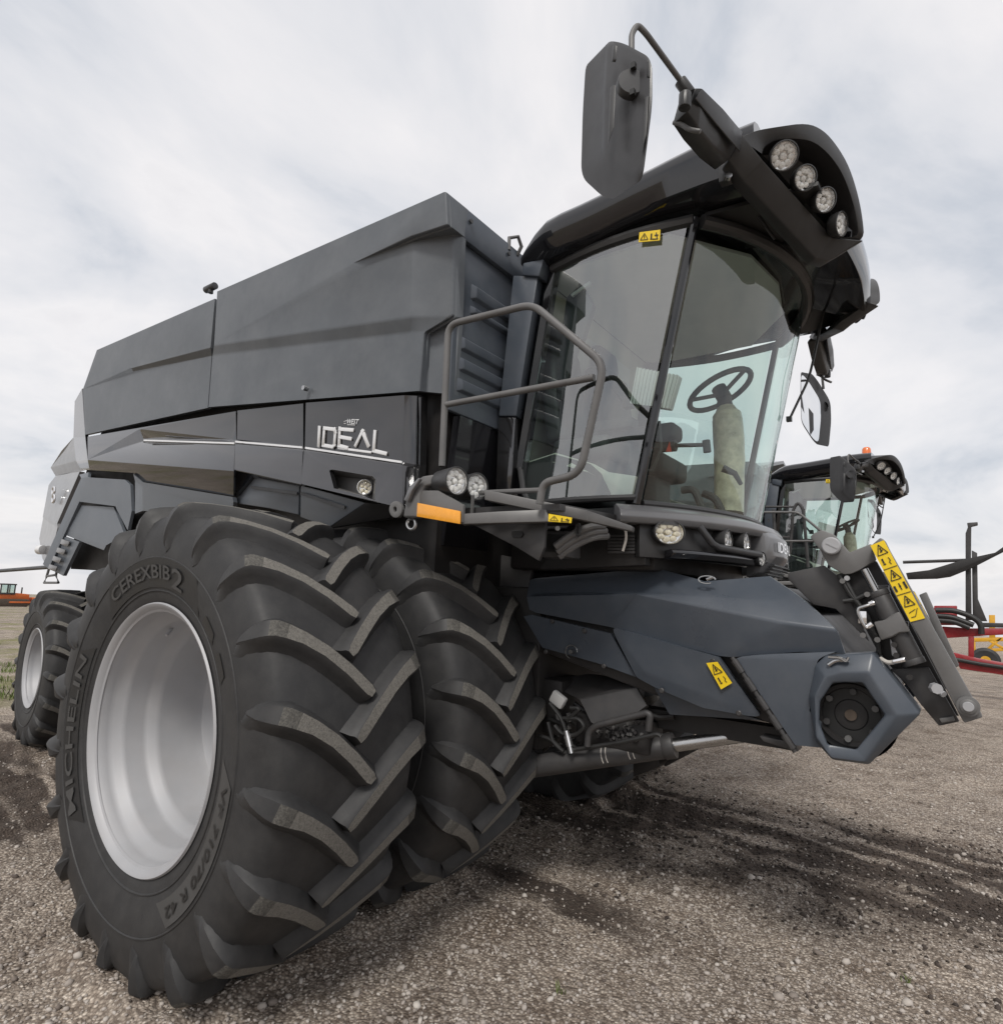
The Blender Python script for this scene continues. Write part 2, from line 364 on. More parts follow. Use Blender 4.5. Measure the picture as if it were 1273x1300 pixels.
def ground_material():
    m = bpy.data.materials.new('gravel'); m.use_nodes = True; nt = m.node_tree; n = nt.nodes; l = nt.links; b = n['Principled BSDF']; MATS['gravel'] = m
    tc = n.new('ShaderNodeTexCoord'); C = tc.outputs['Object']
    def noise(s, d=5, r=.6):
        q = n.new('ShaderNodeTexNoise'); q.inputs['Scale'].default_value = s; q.inputs['Detail'].default_value = d; q.inputs['Roughness'].default_value = r; l.new(C, q.inputs['Vector']); return q.outputs[0]
    def ramp(src, stops):
        r = n.new('ShaderNodeValToRGB'); l.new(src, r.inputs[0]); e = r.color_ramp.elements
        e[0].position, e[0].color = stops[0][0], (*stops[0][1], 1); e[1].position, e[1].color = stops[-1][0], (*stops[-1][1], 1)
        for p, c in stops[1:-1]: q = e.new(p); q.color = (*c, 1)
        return r.outputs[0]
    def mix(f, a, c, bt='MIX'):
        x = n.new('ShaderNodeMix'); x.data_type = 'RGBA'; x.blend_type = bt
        if isinstance(f, float): x.inputs[0].default_value = f
        else: l.new(f, x.inputs[0])
        l.new(a, x.inputs[6])
        if isinstance(c, tuple): x.inputs[7].default_value = (*c, 1)
        else: l.new(c, x.inputs[7])
        return x.outputs[2]
    def rng(src, a, b2, c, d):
        r = n.new('ShaderNodeMapRange'); l.new(src, r.inputs[0])
        for i, q in enumerate((a, b2, c, d)): r.inputs[i+1].default_value = q
        return r.outputs[0]
    vo = n.new('ShaderNodeTexVoronoi'); vo.inputs['Scale'].default_value = 70; l.new(C, vo.inputs['Vector'])
    sepc = n.new('ShaderNodeSeparateColor'); l.new(vo.outputs['Color'], sepc.inputs[0])
    stones = ramp(sepc.outputs[0], [(0, (.16, .136, .118)), (.35, (.35, .31, .275)), (.7, (.50, .455, .41)), (1, (.68, .64, .59))])
    gaps = rng(vo.outputs['Distance'], .25, .75, 0, .75)
    col = mix(gaps, stones, (.13, .108, .092))
    broad = ramp(noise(.35, 4), [(.3, (.82, .78, .74)), (.7, (1.24, 1.18, 1.10))])
    col = mix(1.0, col, broad, 'MULTIPLY')
    mid = ramp(noise(2.6, 6), [(.32, (.62, .58, .55)), (.52, (1, 1, 1)), (.75, (1.15, 1.13, 1.1))])
    col = mix(1.0, col, mid, 'MULTIPLY')
    atn = n.new('ShaderNodeAttribute'); atn.attribute_name = 'churn'
    ch = rng(atn.outputs['Fac'], .18, .7, 0, .9)
    soil = ramp(noise(30, 6), [(.3, (.020, .014, .012)), (.7, (.085, .064, .052))])
    col = mix(ch, col, soil)
    # weeds: far ground to the rear of the machine turns patchy green
    sep = n.new('ShaderNodeSeparateXYZ'); l.new(C, sep.inputs[0])
    gx = rng(sep.outputs[0], -5.2, -8.0, 0, 1)
    gn = rng(noise(.5, 5, .65), .48, .62, 0, .85)
    gm = n.new('ShaderNodeMath'); gm.operation = 'MULTIPLY'; l.new(gx, gm.inputs[0]); l.new(gn, gm.inputs[1])
    green = ramp(noise(14, 5), [(.3, (.10, .105, .035)), (.7, (.26, .25, .10))])
    col = mix(gm.outputs[0], col, green)
    l.new(col, b.inputs['Base Color']); b.inputs['Roughness'].default_value = .92; b.inputs['Specular IOR Level'].default_value = .25
    bp = n.new('ShaderNodeBump'); bp.inputs['Strength'].default_value = .9; bp.inputs['Distance'].default_value = .012
    hs = n.new('ShaderNodeMath'); hs.operation = 'SUBTRACT'; l.new(noise(70, 6, .7), hs.inputs[0]); l.new(vo.outputs['Distance'], hs.inputs[1])
    l.new(hs.outputs[0], bp.inputs['Height']); l.new(bp.outputs[0], b.inputs['Normal'])
ground_material()
gme.materials.append(MATS['gravel'])
ground = link('ground', gme); ground['kind'] = 'structure'; ground['label'] = 'brown grey gravel yard with dark churned wheel tracks'
# loose stones lying on the yard: nobody could count them
def pebbles():
    N = 62000; rs = np.random.RandomState(11)
    x = rs.uniform(-5.2, 5.0, N*4); y = rs.uniform(-1.6, 8.2, N*4)
    d = np.hypot(x - CAM.x, y - CAM.y); keep = rs.rand(N*4) < np.clip((3.2/np.maximum(d, 1.0))**1.5, 0, 1)*(1 - .75*np.clip(churn_mask(x, y)*1.2, 0, 1))
    x = x[keep][:N]; y = y[keep][:N]; N = len(x); z = ground_height(x, y)
    phi = (1 + 5**.5)/2
    iv = np.array([(-1, phi, 0), (1, phi, 0), (-1, -phi, 0), (1, -phi, 0), (0, -1, phi), (0, 1, phi), (0, -1, -phi), (0, 1, -phi), (phi, 0, -1), (phi, 0, 1), (-phi, 0, -1), (-phi, 0, 1)])
    iv /= np.linalg.norm(iv[0])
    it = np.array([(0, 11, 5), (0, 5, 1), (0, 1, 7), (0, 7, 10), (0, 10, 11), (1, 5, 9), (5, 11, 4), (11, 10, 2), (10, 7, 6), (7, 1, 8), (3, 9, 4), (3, 4, 2), (3, 2, 6), (3, 6, 8), (3, 8, 9), (4, 9, 5), (2, 4, 11), (6, 2, 10), (8, 6, 7), (9, 8, 1)])
    Nc = 9000; xc = rs.uniform(-3.5, 4.5, Nc*6); yc = rs.uniform(1.2, 5.0, Nc*6); kc = rs.rand(Nc*6) < churn_mask(xc, yc)*.8; xc = xc[kc][:Nc]; yc = yc[kc][:Nc]; Nc = len(xc)
    x = np.concatenate([x, xc]); y = np.concatenate([y, yc]); z = ground_height(x, y); N = len(x)
    s = np.clip(rs.lognormal(-5.22, .48, N), .0022, .023); s[-Nc:] = np.clip(s[-Nc:]*1.4, 0, .015)*np.where(yc < 2.0, .6, 1.0)
    sc = s[:, None]*np.stack([rs.uniform(.8, 1.35, N), rs.uniform(.7, 1.1, N), rs.uniform(.45, .85, N)], -1)
    a = rs.uniform(0, 6.283, N); ca, sa = np.cos(a), np.sin(a)
    V = iv[None]*sc[:, None, :]*rs.uniform(.75, 1.2, (N, 12, 1))
    tl = rs.uniform(-.5, .5, N); ct, st = np.cos(tl)[:, None], np.sin(tl)[:, None]
    V = np.stack([V[..., 0]*ct - V[..., 2]*st, V[..., 1], V[..., 0]*st + V[..., 2]*ct], -1)
    V = np.stack([V[..., 0]*ca[:, None] - V[..., 1]*sa[:, None] + x[:, None], V[..., 0]*sa[:, None] + V[..., 1]*ca[:, None] + y[:, None], V[..., 2] + (z + s*.25)[:, None]], -1)
    co = V.reshape(-1, 3).astype('f'); q = (it[None] + (np.arange(N)*12)[:, None, None]).reshape(-1, 3).astype('i')
    me = bpy.data.meshes.new('gravel_stones'); me.vertices.add(len(co)); me.vertices.foreach_set('co', co.ravel())
    me.loops.add(q.size); me.loops.foreach_set('vertex_index', q.ravel()); me.polygons.add(len(q)); me.polygons.foreach_set('loop_start', np.arange(0, q.size, 3, dtype='i')); me.update()
    tn = rs.rand(N).astype('f')*.9 + .1; tn[-Nc:] = rs.rand(Nc)*.10; t = np.repeat(tn, 12); a2 = me.attributes.new('tint', 'FLOAT', 'POINT'); a2.data.foreach_set('value', t)
    m = bpy.data.materials.new('stone'); m.use_nodes = True; nt = m.node_tree; n = nt.nodes; l = nt.links; b = n['Principled BSDF']; MATS['stone'] = m
    at = n.new('ShaderNodeAttribute'); at.attribute_name = 'tint'; r = n.new('ShaderNodeValToRGB'); l.new(at.outputs['Fac'], r.inputs[0]); e = r.color_ramp.elements
    e[0].color = (.035, .027, .022, 1); e[1].color = (.52, .48, .435, 1)
    for p, c in ((.10, (.07, .054, .045, 1)), (.13, (.15, .122, .104, 1)), (.35, (.29, .255, .225, 1)), (.65, (.38, .34, .305, 1)), (.93, (.46, .42, .38, 1))): k = e.new(p); k.color = c
    l.new(r.outputs[0], b.inputs['Base Color']); b.inputs['Roughness'].default_value = .85
    me.materials.append(m)
    o = link('gravel_stones', me); tag(o, 'loose grey brown gravel stones scattered over the yard', 'gravel', kind='stuff')
pebbles()

# ------------------------------------------------------------------ tyres and wheels
def tyre_mesh(R, rr, hw, nl, z_axle, phase, name):
    """R outer radius, rr rim radius, hw half tread width; wheel axis = Y, centre plane y=0, outer side = -Y"""
    t = lambda q: rr + (R - rr)*q
    sw = hw/.355
    prof = [(-.318, -.012), (-.332, .02), (-.340, .10), (-.347, .16), (-.358, .25), (-.368, .38), (-.371, .50), (-.366, .62), (-.355, .72), (-.338, .80), (-.314, .845), (-.27, .868), (-.20, .878), (-.11, .884), (0, .886)]
    prof = [(w*sw, t(q)) for w, q in prof]; prof = prof + [(-w, r) for w, r in prof[-2::-1]]
    g = G(); seg = 144; nv = len(prof)
    vs = [Vector((r*math.cos(a), w, r*math.sin(a))) for w, r in prof for a in [k*2*math.pi/seg for k in range(seg)]]
    fs = []
    for i in range(nv - 1):
        for k in range(seg):
            k2 = (k+1) % seg; fs.append([i*seg+k, i*seg+k2, (i+1)*seg+k2, (i+1)*seg+k])
    g.add(vs, fs, 0)
    # lugs: stations along the centre line: crest (lateral w, radius fraction, angle, half width) and foot on the carcass (w, radius fraction)
    st = [(.042, 1.0, 0.0, .024, .054, .87), (.024, 1.0, 1.0, .032, .030, .86), (-.06, 1.0, 5.6, .0325, -.06, .86), (-.15, .998, 9.9, .033, -.15, .86), (-.235, .990, 13.1, .035, -.23, .85),
          (-.295, .979, 14.8, .039, -.282, .83), (-.332, .962, 15.8, .041, -.306, .80), (-.352, .928, 16.3, .041, -.320, .76), (-.366, .873, 16.8, .040, -.330, .70), (-.376, .80, 17.2, .036, -.340, .64),
          (-.381, .72, 17.6, .030, -.350, .585), (-.381, .645, 18.0, .022, -.355, .545), (-.375, .58, 18.3, .012, -.358, .52), (-.365, .53, 18.5, .004, -.356, .50)]
    def lug(side, th0):
        C = []; F = []
        for w, q, a, ht, wb, qb in st:
            an = th0 + math.radians(a); rad = Vector((math.cos(an), 0, math.sin(an)))
            C.append(rad*t(q) + Vector((0, w*sw*side, 0))); F.append(rad*t(qb) + Vector((0, wb*sw*side, 0)))
        rings = []; k = R/1.03
        for i, (w, q, a, ht, wb, qb) in enumerate(st):
            T = (C[min(i+1, len(C)-1)] - C[max(i-1, 0)]).normalized(); Nn = (C[i] - F[i]); Nn = (Nn - T*Nn.dot(T)).normalized(); B = Nn.cross(T).normalized()
            ht *= k; ch = min(.010*k, ht*.45); hb = ht + .028*k; mid = C[i].lerp(F[i], .45)
            rings.append([F[i] - B*hb, mid - B*(ht + .006*k), C[i] - Nn*ch - B*ht, C[i] - B*(ht - ch), C[i] + B*(ht - ch), C[i] - Nn*ch + B*ht, mid + B*(ht + .006*k), F[i] + B*hb])
        o = len(g.v); g.v += [q for r_ in rings for q in r_]
        m = 8
        for i in range(len(rings) - 1):
            for k in range(m - 1):
                f = [o + i*m + k, o + i*m + k + 1, o + (i+1)*m + k + 1, o + (i+1)*m + k]
                if side > 0: f = f[::-1]
                g.f.append(f); g.m.append((1 if i < 5 else 2) if (k == 3 and i < 7) else 0)
        a = [o + k for k in range(m)]; b = [o + (len(rings)-1)*m + k for k in range(m)]
        g.f.append(a if side > 0 else a[::-1]); g.m.append(0); g.f.append(b[::-1] if side > 0 else b); g.m.append(0)
    for k in range(nl):
        lug(1, phase + k*2*math.pi/nl); lug(-1, phase + (k + .5)*2*math.pi/nl)
    # the loaded tyre is flattened where it stands
    for q in g.v:
        if q.z < -z_axle + .055: q.z = -z_axle + .055 - .22*((-z_axle + .055) - q.z)
    # sidewall mould ridges
    for rq, hh in ((.135, .004), (.44, .003)):
        r0 = t(rq); wv = np.interp(rq, [.0, .1, .16, .25, .38, .5], [.325, .340, .347, .358, .368, .371])*sw
        for sd in (-1, 1):
            g.lathe([(-.002, r0 - .006), (.004, r0 - .002), (.004, r0 + .002), (-.002, r0 + .006)], (0, sd*wv, 0), (0, sd, 0), seg=96)
    bm_name = name
    return g.mesh(bm_name, ['rubber', 'tread_worn', 'tread_fade'], sharp=34, normals=True)
def rim_mesh(rr, half, disc_in, name):
    """disc_in: distance of the disc from the outer flange"""
    g = G(); h = half
    prof = [(-h + .02, rr - .03), (-h - .002, rr + .012), (-h - .010, rr + .006), (-h - .006, rr - .004), (-h + .012, rr - .018), (-h + .030, rr - .030), (-h + .060, rr - .034), (-h + .085, rr - .040), (-h + .110, rr - .066), (-h + .130, rr - .074),
            (-h + .205, rr - .076), (-h + .225, rr - .085), (-h + .250, rr - .108), (-h + .275, rr - .114), (-h + disc_in - .06, rr - .116), (-h + disc_in - .02, rr - .128), (-h + disc_in, rr - .165), (-h + disc_in + .012, rr*.52), (-h + disc_in - .015, rr*.46), (-h + disc_in - .02, .14), (-h + disc_in + .03, .135), (-h + disc_in + .03, .0)]
    g.lathe(prof, (0, 0, 0), (0, 1, 0), seg=120)
    inner = [(-h + disc_in + .03, .02), (-h + disc_in + .03, rr - .15), (-h + disc_in + .04, rr - .10), (h - .1, rr - .06), (h - .02, rr - .02), (h + .004, rr + .012), (h - .02, rr - .03)]
    g.lathe(inner, (0, 0, 0), (0, 1, 0), seg=96)
    a = 2.0; c = Vector(((rr - .075)*math.cos(a), -h + .16, (rr - .075)*math.sin(a))); g.cyl(c, c + Vector((-.035*math.cos(a), -.03, -.035*math.sin(a))), .008, 8)
    return g.mesh(name, 'rim_silver', sharp=40, normals=True)
def ring_text(txt, rc, hgt, th_c, arc, y, mats='rubber_letter', raise_=.004):
    """raised sidewall lettering, tops outward, running clockwise seen from outside"""
    vs, fs, asp = text_mesh(txt); g = G(); out = []
    for u, v in vs:
        a = th_c + arc*(.5 - u); r = rc + (v - .5)*hgt
        out.append(Vector((r*math.cos(a), y, r*math.sin(a))))
    o = len(vs)
    g.add(out, fs); g2 = G(); g2.v = [q + Vector((0, -raise_, 0)) for q in out]; g2.f = fs; g2.m = [0]*len(fs)
    return g2
def ring_patch(r0, r1, a0, a1, y, cut=.05, n=16, raise_=.002):
    """sidewall label field with clipped corners"""
    g = G(); pts = []
    arc = lambda r, s, e: [Vector((r*math.cos(s + (e-s)*k/n), y - raise_, r*math.sin(s + (e-s)*k/n))) for k in range(n+1)]
    outer = arc(r1, a0 - cut*1.2, a1 + cut*1.2); inner = arc(r0, a1, a0)
    mid_a = Vector(((r0 + r1)/2*math.cos(a0 + .0), y - raise_, (r0 + r1)/2*math.sin(a0))); mid_b = Vector(((r0 + r1)/2*math.cos(a1), y - raise_, (r0 + r1)/2*math.sin(a1)))
    O = outer; I = inner[::-1]
    vs = O + I; m = len(O)
    g.add(vs, [[k, k+1, m+k+1, m+k] for k in range(m-1)])
    return g
def side_w(rq): return float(np.interp(rq, [0, .03, .10, .16, .25, .38, .50, .62], [.325, .333, .340, .347, .358, .368, .371, .366]))

FR_R, FR_RIM, FR_HW, AXLE_Z = 1.03, .553, .355, .985
front_tyre = tyre_mesh(FR_R, FR_RIM, FR_HW, 20, AXLE_Z, math.radians(-3.5), 'tyre')
front_rim = rim_mesh(FR_RIM, .335, .50, 'rim')
RE_R, RE_RIM, RE_HW, REAR_Z = .765, .372, .27, .745
rear_tyre = tyre_mesh(RE_R, RE_RIM, RE_HW, 18, REAR_Z, math.radians(4), 'rear_tyre')
rear_rim = rim_mesh(RE_RIM, .255, .22, 'rear_rim')
def hub_mesh(r, depth, n, name):
    g = G(); g.lathe([(depth, 0), (depth, r*.55), (depth + .05, r*.6), (depth + .06, r)], (0, 0, 0), (0, 1, 0), seg=40)
    for k in range(n):
        a = k*2*math.pi/n; c = Vector((r*.8*math.cos(a), depth + .03, r*.8*math.sin(a))); g.cyl(c, c + Vector((0, .04, 0)), .016, 6)
    return g.mesh(name, 'rim_silver', sharp=35)
hub_front = hub_mesh(.14, .11, 10, 'wheel'); hub_rear = hub_mesh(.13, -.09, 10, 'wheel')
def conform(g, rr, R, hw):
    """lay sidewall print on the bulged sidewall"""
    for q in g.v:
        r = math.hypot(q.x, q.z); q.y -= side_w((r - rr)/(R - rr))*hw/.355
    return g
def subdiv_text(g):
    return g
letter_meshes = []
for txt, rc, hg, tc, arc in (('CEREXBIB', .700, .062, math.radians(103), math.radians(46)), ('2', .690, .088, math.radians(74.5), math.radians(8.5)),
                             ('MICHELIN', .700, .060, math.radians(188), math.radians(62)), ('VF 710/70 R 42', .700, .042, math.radians(-31), math.radians(52))):
    g = conform(ring_text(txt, rc, hg, tc, arc, 0, raise_=.0065), FR_RIM, FR_R, FR_HW)
    letter_meshes.append(('lettering', g.mesh('lettering', 'rubber_letter' if not txt.startswith('VF') else 'rubber_label', normals=False, face_to=Vector((0, -50, 0)))))
for r0, r1, a0, a1, mt in ((.632, .762, 133, 55, 'rubber_label'), (.640, .752, 226, 150, 'rubber_label'), (.650, .748, 2, -64, 'rubber_letter')):
    g = conform(ring_patch(r0, r1, math.radians(a0), math.radians(a1), 0, cut=.10, n=30, raise_=.0035), FR_RIM, FR_R, FR_HW)
    letter_meshes.append(('label_field', g.mesh('label_field', mt, normals=False, face_to=Vector((0, -50, 0)))))
for a0 in (46, 31):
    g = ring_patch(.640, .690, math.radians(a0 + 5.5), math.radians(a0 - 5.5), 0, cut=.02, n=10, raise_=.0035)
    letter_meshes.append(('label_field', conform(g, FR_RIM, FR_R, FR_HW).mesh('label_field', 'rubber_label', normals=False, face_to=Vector((0, -50, 0)))))
def wheel(parent, loc, rotz, front=True, letters=True, spin=0.0):
    w = link('wheel', hub_front if front else hub_rear, parent, loc); w.rotation_euler = (0, 0, rotz)
    link('tyre', front_tyre if front else rear_tyre, w); link('rim', front_rim if front else rear_rim, w)
    if front and letters:
        for nme, me in letter_meshes: link(nme, me, w)
    return w
# ------------------------------------------------------------------ the combine harvester
YC = 2.4
CB = root('combine_harvester', (0, YC, 0), 'big dark grey combine harvester lettered IDEAL, its dual front tyres fully in view', 'combine', None)
def V3(*a): return Vector(a)
def MG(g, name, mats, parent=CB, both=True, **k):
    o = g.obj(name, mats, parent, **k)
    if both: MG.last = link(name, mirror_mesh(o.data), parent); MG.made.append(MG.last)
    return o
MG.made = []; MG.last = None

# wheels: duals in front, single steered wheels behind
wheel(CB, (0, .335, AXLE_Z), 0)
wheel(CB, (0, .335 + .97, AXLE_Z), 0, letters=False)
wheel(CB, (0, 4.8 - .335, AXLE_Z), math.pi)
wheel(CB, (0, 4.8 - .335 - .97, AXLE_Z), math.pi, letters=False)
wheel(CB, (-4.43, .96 + .26, REAR_Z), -.117, front=False)
wheel(CB, (-4.43, 4.8 - .96 - .26, REAR_Z), math.pi - .117, front=False)
g = G(); g.box((0, YC, AXLE_Z), (.42, 1.6, .46)); g.cyl((0, .5, AXLE_Z), (0, 4.3, AXLE_Z), .12, 20)
g.lathe([(0, .30), (.25, .30), (.30, .22), (.36, .2)], (0, 1.62, AXLE_Z), (0, -1, 0), 32); g.lathe([(0, .30), (.25, .30), (.30, .22), (.36, .2)], (0, 3.18, AXLE_Z), (0, 1, 0), 32)
g.obj('front_axle', 'grime_black', CB, bevel=.01)
g = G(); g.box((-4.43, YC, .86), (.24, 2.0, .22)); g.cyl((-4.43, 1.4, .76), (-4.43, 3.4, .76), .08)
g.obj('rear_axle', 'grime_black', CB, bevel=.01)

# dark core added behind the skins to block light through their gaps
g = G()
g.prism([V3(.60, 1.12, 1.35), V3(.60, 1.12, 3.60), V3(-3.60, 1.12, 3.60), V3(-4.15, 1.12, 2.9), V3(-4.35, 1.12, 2.5), V3(-4.3, 1.12, 1.72), V3(-3.3, 1.12, 1.72), V3(-2.6, 1.12, 1.95), V3(-.9, 1.65, 1.95), V3(-.6, 1.75, 1.4)], (0, 2.56, 0))
g.obj('light_block_core', 'grime_black', CB)
g = G(); g.box((-1.7, YC, 1.35), (4.6, 1.5, 1.1)); g.box((.3, YC, 1.25), (1.3, 1.5, .9)); g.box((-4.0, YC, 1.25), (1.0, 1.0, .5))
g.obj('chassis', 'grime_black', CB, bevel=.02)

# grain tank side: two folded skins
shell('E', 'tank_panel', [(469, 298, .925), (1045, 45, .895), (790, 236, .91), (965, 157, .885), (1050, 129, .885), (965, 168, .935), (1063, 152, 1.0),
      (461, 434, .93), (958, 362, .93), (1060, 362, 1.0), (457, 460, .965), (955, 402, .965), (992, 402, .97), (447, 590, .975), (978, 549, .975), (1004, 400, 1.03), (1000, 552, 1.03),
      P('E', 1093, 84, X=.745), P('E', 1089, 156, X=.735), P('E', 1082, 360, X=.715), P('E', 1068, 558, X=.70)],
      [[0, 2, 3, 4, 1], [2, 5, 3], [3, 5, 6, 4], [0, 7, 8, 5, 2], [5, 8, 9, 6], [7, 10, 11, 8], [8, 11, 12, 9], [10, 13, 14, 12, 11], [12, 14, 16, 15], [9, 12, 15], [1, 4, 18, 17], [4, 6, 18], [6, 9, 19, 18], [9, 15, 19], [15, 16, 20, 19]], 'paint_matte', CB, bevel=.012)
shell('E', 'tank_panel', [(463, 316, .925), (165, 446, .925), (130, 545, .96), (135, 660, .985), (445, 592, .975), (455, 460, .965), (452, 440, .93), (258, 492, .955), (252, 492, .93), (185, 506, .928), (262, 560, .972), (258, 500, .962)],
      [[0, 1, 9, 8, 6], [9, 1, 2, 3, 4, 10, 11, 8], [8, 11, 5, 6], [11, 10, 4, 5]], 'paint_matte', CB, bevel=.006)
# tank front wall with its pressed ribs
g = G()
zt = 3.775
g.prism([V3(.700, 1.05, 2.62), V3(.700, 3.75, 2.62), V3(.700, 3.75, zt), V3(.700, 1.05, zt)], (-.03, 0, 0))
g.prism([V3(.735, 1.055, 3.60), V3(.735, 3.745, 3.60), V3(.745, 3.745, zt + .004), V3(.745, 1.055, zt + .004)], (-.034, 0, 0))
tf = g.obj('tank_front_wall', 'paint_slate', CB, bevel=.008)
def rib(y0, y1, z0, z1, d=.022):
    g = G(); c = .03
    g.add([V3(.7005, y0, z0), V3(.7005, y1, z0), V3(.7005, y1, z1), V3(.7005, y0, z1), V3(.70 + d, y0 + c, z0 + .012), V3(.70 + d, y1 - c, z0 + .012), V3(.70 + d, y1 - c, z1 - .012), V3(.70 + d, y0 + c, z1 - .012)],
          [[4, 5, 6, 7], [0, 1, 5, 4], [1, 2, 6, 5], [2, 3, 7, 6], [3, 0, 4, 7]])
    return g
for z0, z1, y0 in ((3.22, 3.27, 1.18), (3.31, 3.40, 1.18), (2.98, 3.06, 1.10), (2.86, 2.94, 1.10), (2.74, 2.82, 1.10)):
    o = rib(y0, 1.62, z0, z1).obj('pressed_rib', 'paint_slate', tf, bevel=.006); link('pressed_rib', mirror_mesh(o.data), tf)
# tank top rim, cover and camera bracket
g = G(); g.prism([V3(.70, .95, 3.76), V3(-3.70, .97, 3.80), V3(-3.70, 3.83, 3.80), V3(.70, 3.85, 3.76)], (0, 0, .02))
g.obj('tank_cover', 'paint_slate', CB, bevel=.005)
g = G(); c = P('E', 452, 303, Y=.97); g.cyl(c, c + V3(0, 0, .05), .02, 10); g.tube([c + V3(-.08, 0, .05), c + V3(.06, 0, .05)], .028, 12); g.obj('tank_camera', 'black_plastic', CB, bevel=.004)
c = P('E', 697, 545, Y=.955); g = G(); g.cyl(c, c + V3(0, -.035, 0), .016, 10); g.obj('latch_knob', 'steel', CB)
c = V3(.74, 1.47, 3.80); g = G(); g.tube([c + V3(0, 0, -.06), c + V3(0, 0, .02), c + V3(.03, .05, .045), c + V3(.03, .09, .0), c + V3(.0, .09, -.05)], .012, 8); g.obj('lifting_eye', 'frame_grey', CB)
for q in ((1109, 121), (1205, 203)):
    c = P('E', *q, X=.748); g = G(); g.cyl(c, c + V3(.008, 0, 0), .013, 10); g.obj('bolt_head', 'black_plastic', CB)

# glossy flank panels: upper field, ledge with bright trim, lower field leaning out, dark band turned under
def trim(fr, a, b, w=.012, name='trim_strip', m='white_trim', both=True):
    pa, pb = P(fr, *a[:2], Y=a[2]), P(fr, *b[:2], Y=b[2]); g = G(); up = V3(0, 0, w)
    g.prism([pa, pb, pb + up, pa + up], (0, -.006, 0)); return MG(g, name, m, both=both)
# front flank panel (with recessed side lamp)
outer = PS('I', None, [(34, 350, .895), (640, 440, .895), (640, 690, .825), (560, 692, .815), (12, 560, .805)])
hole = PS('I', None, [(185, 474, .858), (205, 470, .859), (455, 512, .868), (474, 532, .864), (468, 668, .825), (390, 632, .828), (215, 588, .822)])
g = G()
tri = geometry.tessellate_polygon([outer, hole]); pts = outer + hole
g.add(pts, [list(t) for t in tri])
fl = PS('I', None, [(40, 55, .89), (655, 8, .89), (735, 12, .95), (34, 335, .95), (642, 425, .95), (722, 440, .99), (34, 350, .895), (640, 440, .895), (718, 458, .955), (712, 660, .93), (640, 690, .825), (775, 5, 1.06), (765, 440, 1.05), (755, 640, 1.03)])
g.add(fl, [[0, 3, 4, 1], [1, 4, 5, 2], [3, 6, 7, 4], [4, 7, 8, 5], [7, 10, 9, 8], [2, 5, 12, 11], [5, 8, 13, 12], [8, 9, 13]])
MG(g, 'flank_panel', 'paint_gloss', bevel=.006, bevang=8, face_to=CAM, thick=(0, .03, 0), sharp=25)
rec = list(hole)
bot = PS('I', None, [(215, 520, .96), (230, 512, .96), (440, 535, .97), (455, 545, .97), (452, 655, .95), (385, 625, .95), (232, 580, .95)])
g = G(); nn = len(rec); g.add(rec + bot, [[i, (i+1) % nn, nn + (i+1) % nn, nn + i] for i in range(nn)] + [[nn + i for i in range(nn)]])
MG(g, 'lamp_recess', 'frame_grey', face_to=CAM, sharp=25)
def round_lamp(c, axis, r, name='work_lamp', depth=.06, parent=CB, led='lamp_led', body='black_plastic', oval=None, leds=7):
    """housing > bowl, LED cells, lens"""
    ax = Vector(axis).normalized(); c = Vector(c)
    g = G(); g.lathe([(-depth, 0), (-depth, r*.7), (-depth*.8, r*.92), (-.01, r*1.06), (.008, r*1.08), (.010, r*1.0), (.002, r*.97)], c, ax, 32)
    def squash(g):
        if oval:
            d, k = Vector(oval[0]).normalized(), oval[1]
            for q in g.v: q += d*((q - c).dot(d)*(k - 1))
        return g
    o = squash(g).obj(name, body, parent, sharp=40)
    g = G(); g.lathe([(.002, r*.97), (-.012, r*.9), (-.02, r*.5), (-.02, 0)], c, ax, 32); squash(g).obj('reflector_bowl', 'lamp_bowl', o)
    g = G(); a = ax.orthogonal().normalized(); b = ax.cross(a)
    spots = [(0, 0)] + [(.60*math.cos(k*2*math.pi/(leds-1)), .60*math.sin(k*2*math.pi/(leds-1))) for k in range(leds-1)]
    for x, y in spots:
        q = c + (a*x + b*y)*r; g.lathe([(-.018, r*.25), (-.006, r*.22), (-.003, r*.12), (-.003, 0)], q, ax, 12)
    squash(g).obj('led_cells', led, o)
    g = G(); g.lathe([(.003, r*.98), (.010, r*.8), (.014, r*.4), (.015, 0)], c, ax, 28); squash(g).obj('lens', 'lens_glass', o)
    return o
round_lamp(P('I', 407, 580, Y=.905), (.45, -.89, -.05), .040, led='lamp_amberish', body='white_trim')
# middle flank panel
fl = PS('E', None, [(520, 599, .91), (686, 581, .89), (516, 672, .95), (686, 688, .95), (514, 684, .895), (685, 699, .89), (512, 748, .815), (681, 786, .805), (516, 812, .89), (555, 768, .88), (676, 790, .875)])
g = G(); g.add(fl, [[0, 2, 3, 1], [2, 4, 5, 3], [4, 6, 7, 5], [6, 8, 9, 10, 7]])
MG(g, 'flank_panel', 'paint_gloss', bevel=.005, bevang=8, face_to=CAM, thick=(0, .03, 0), sharp=25)
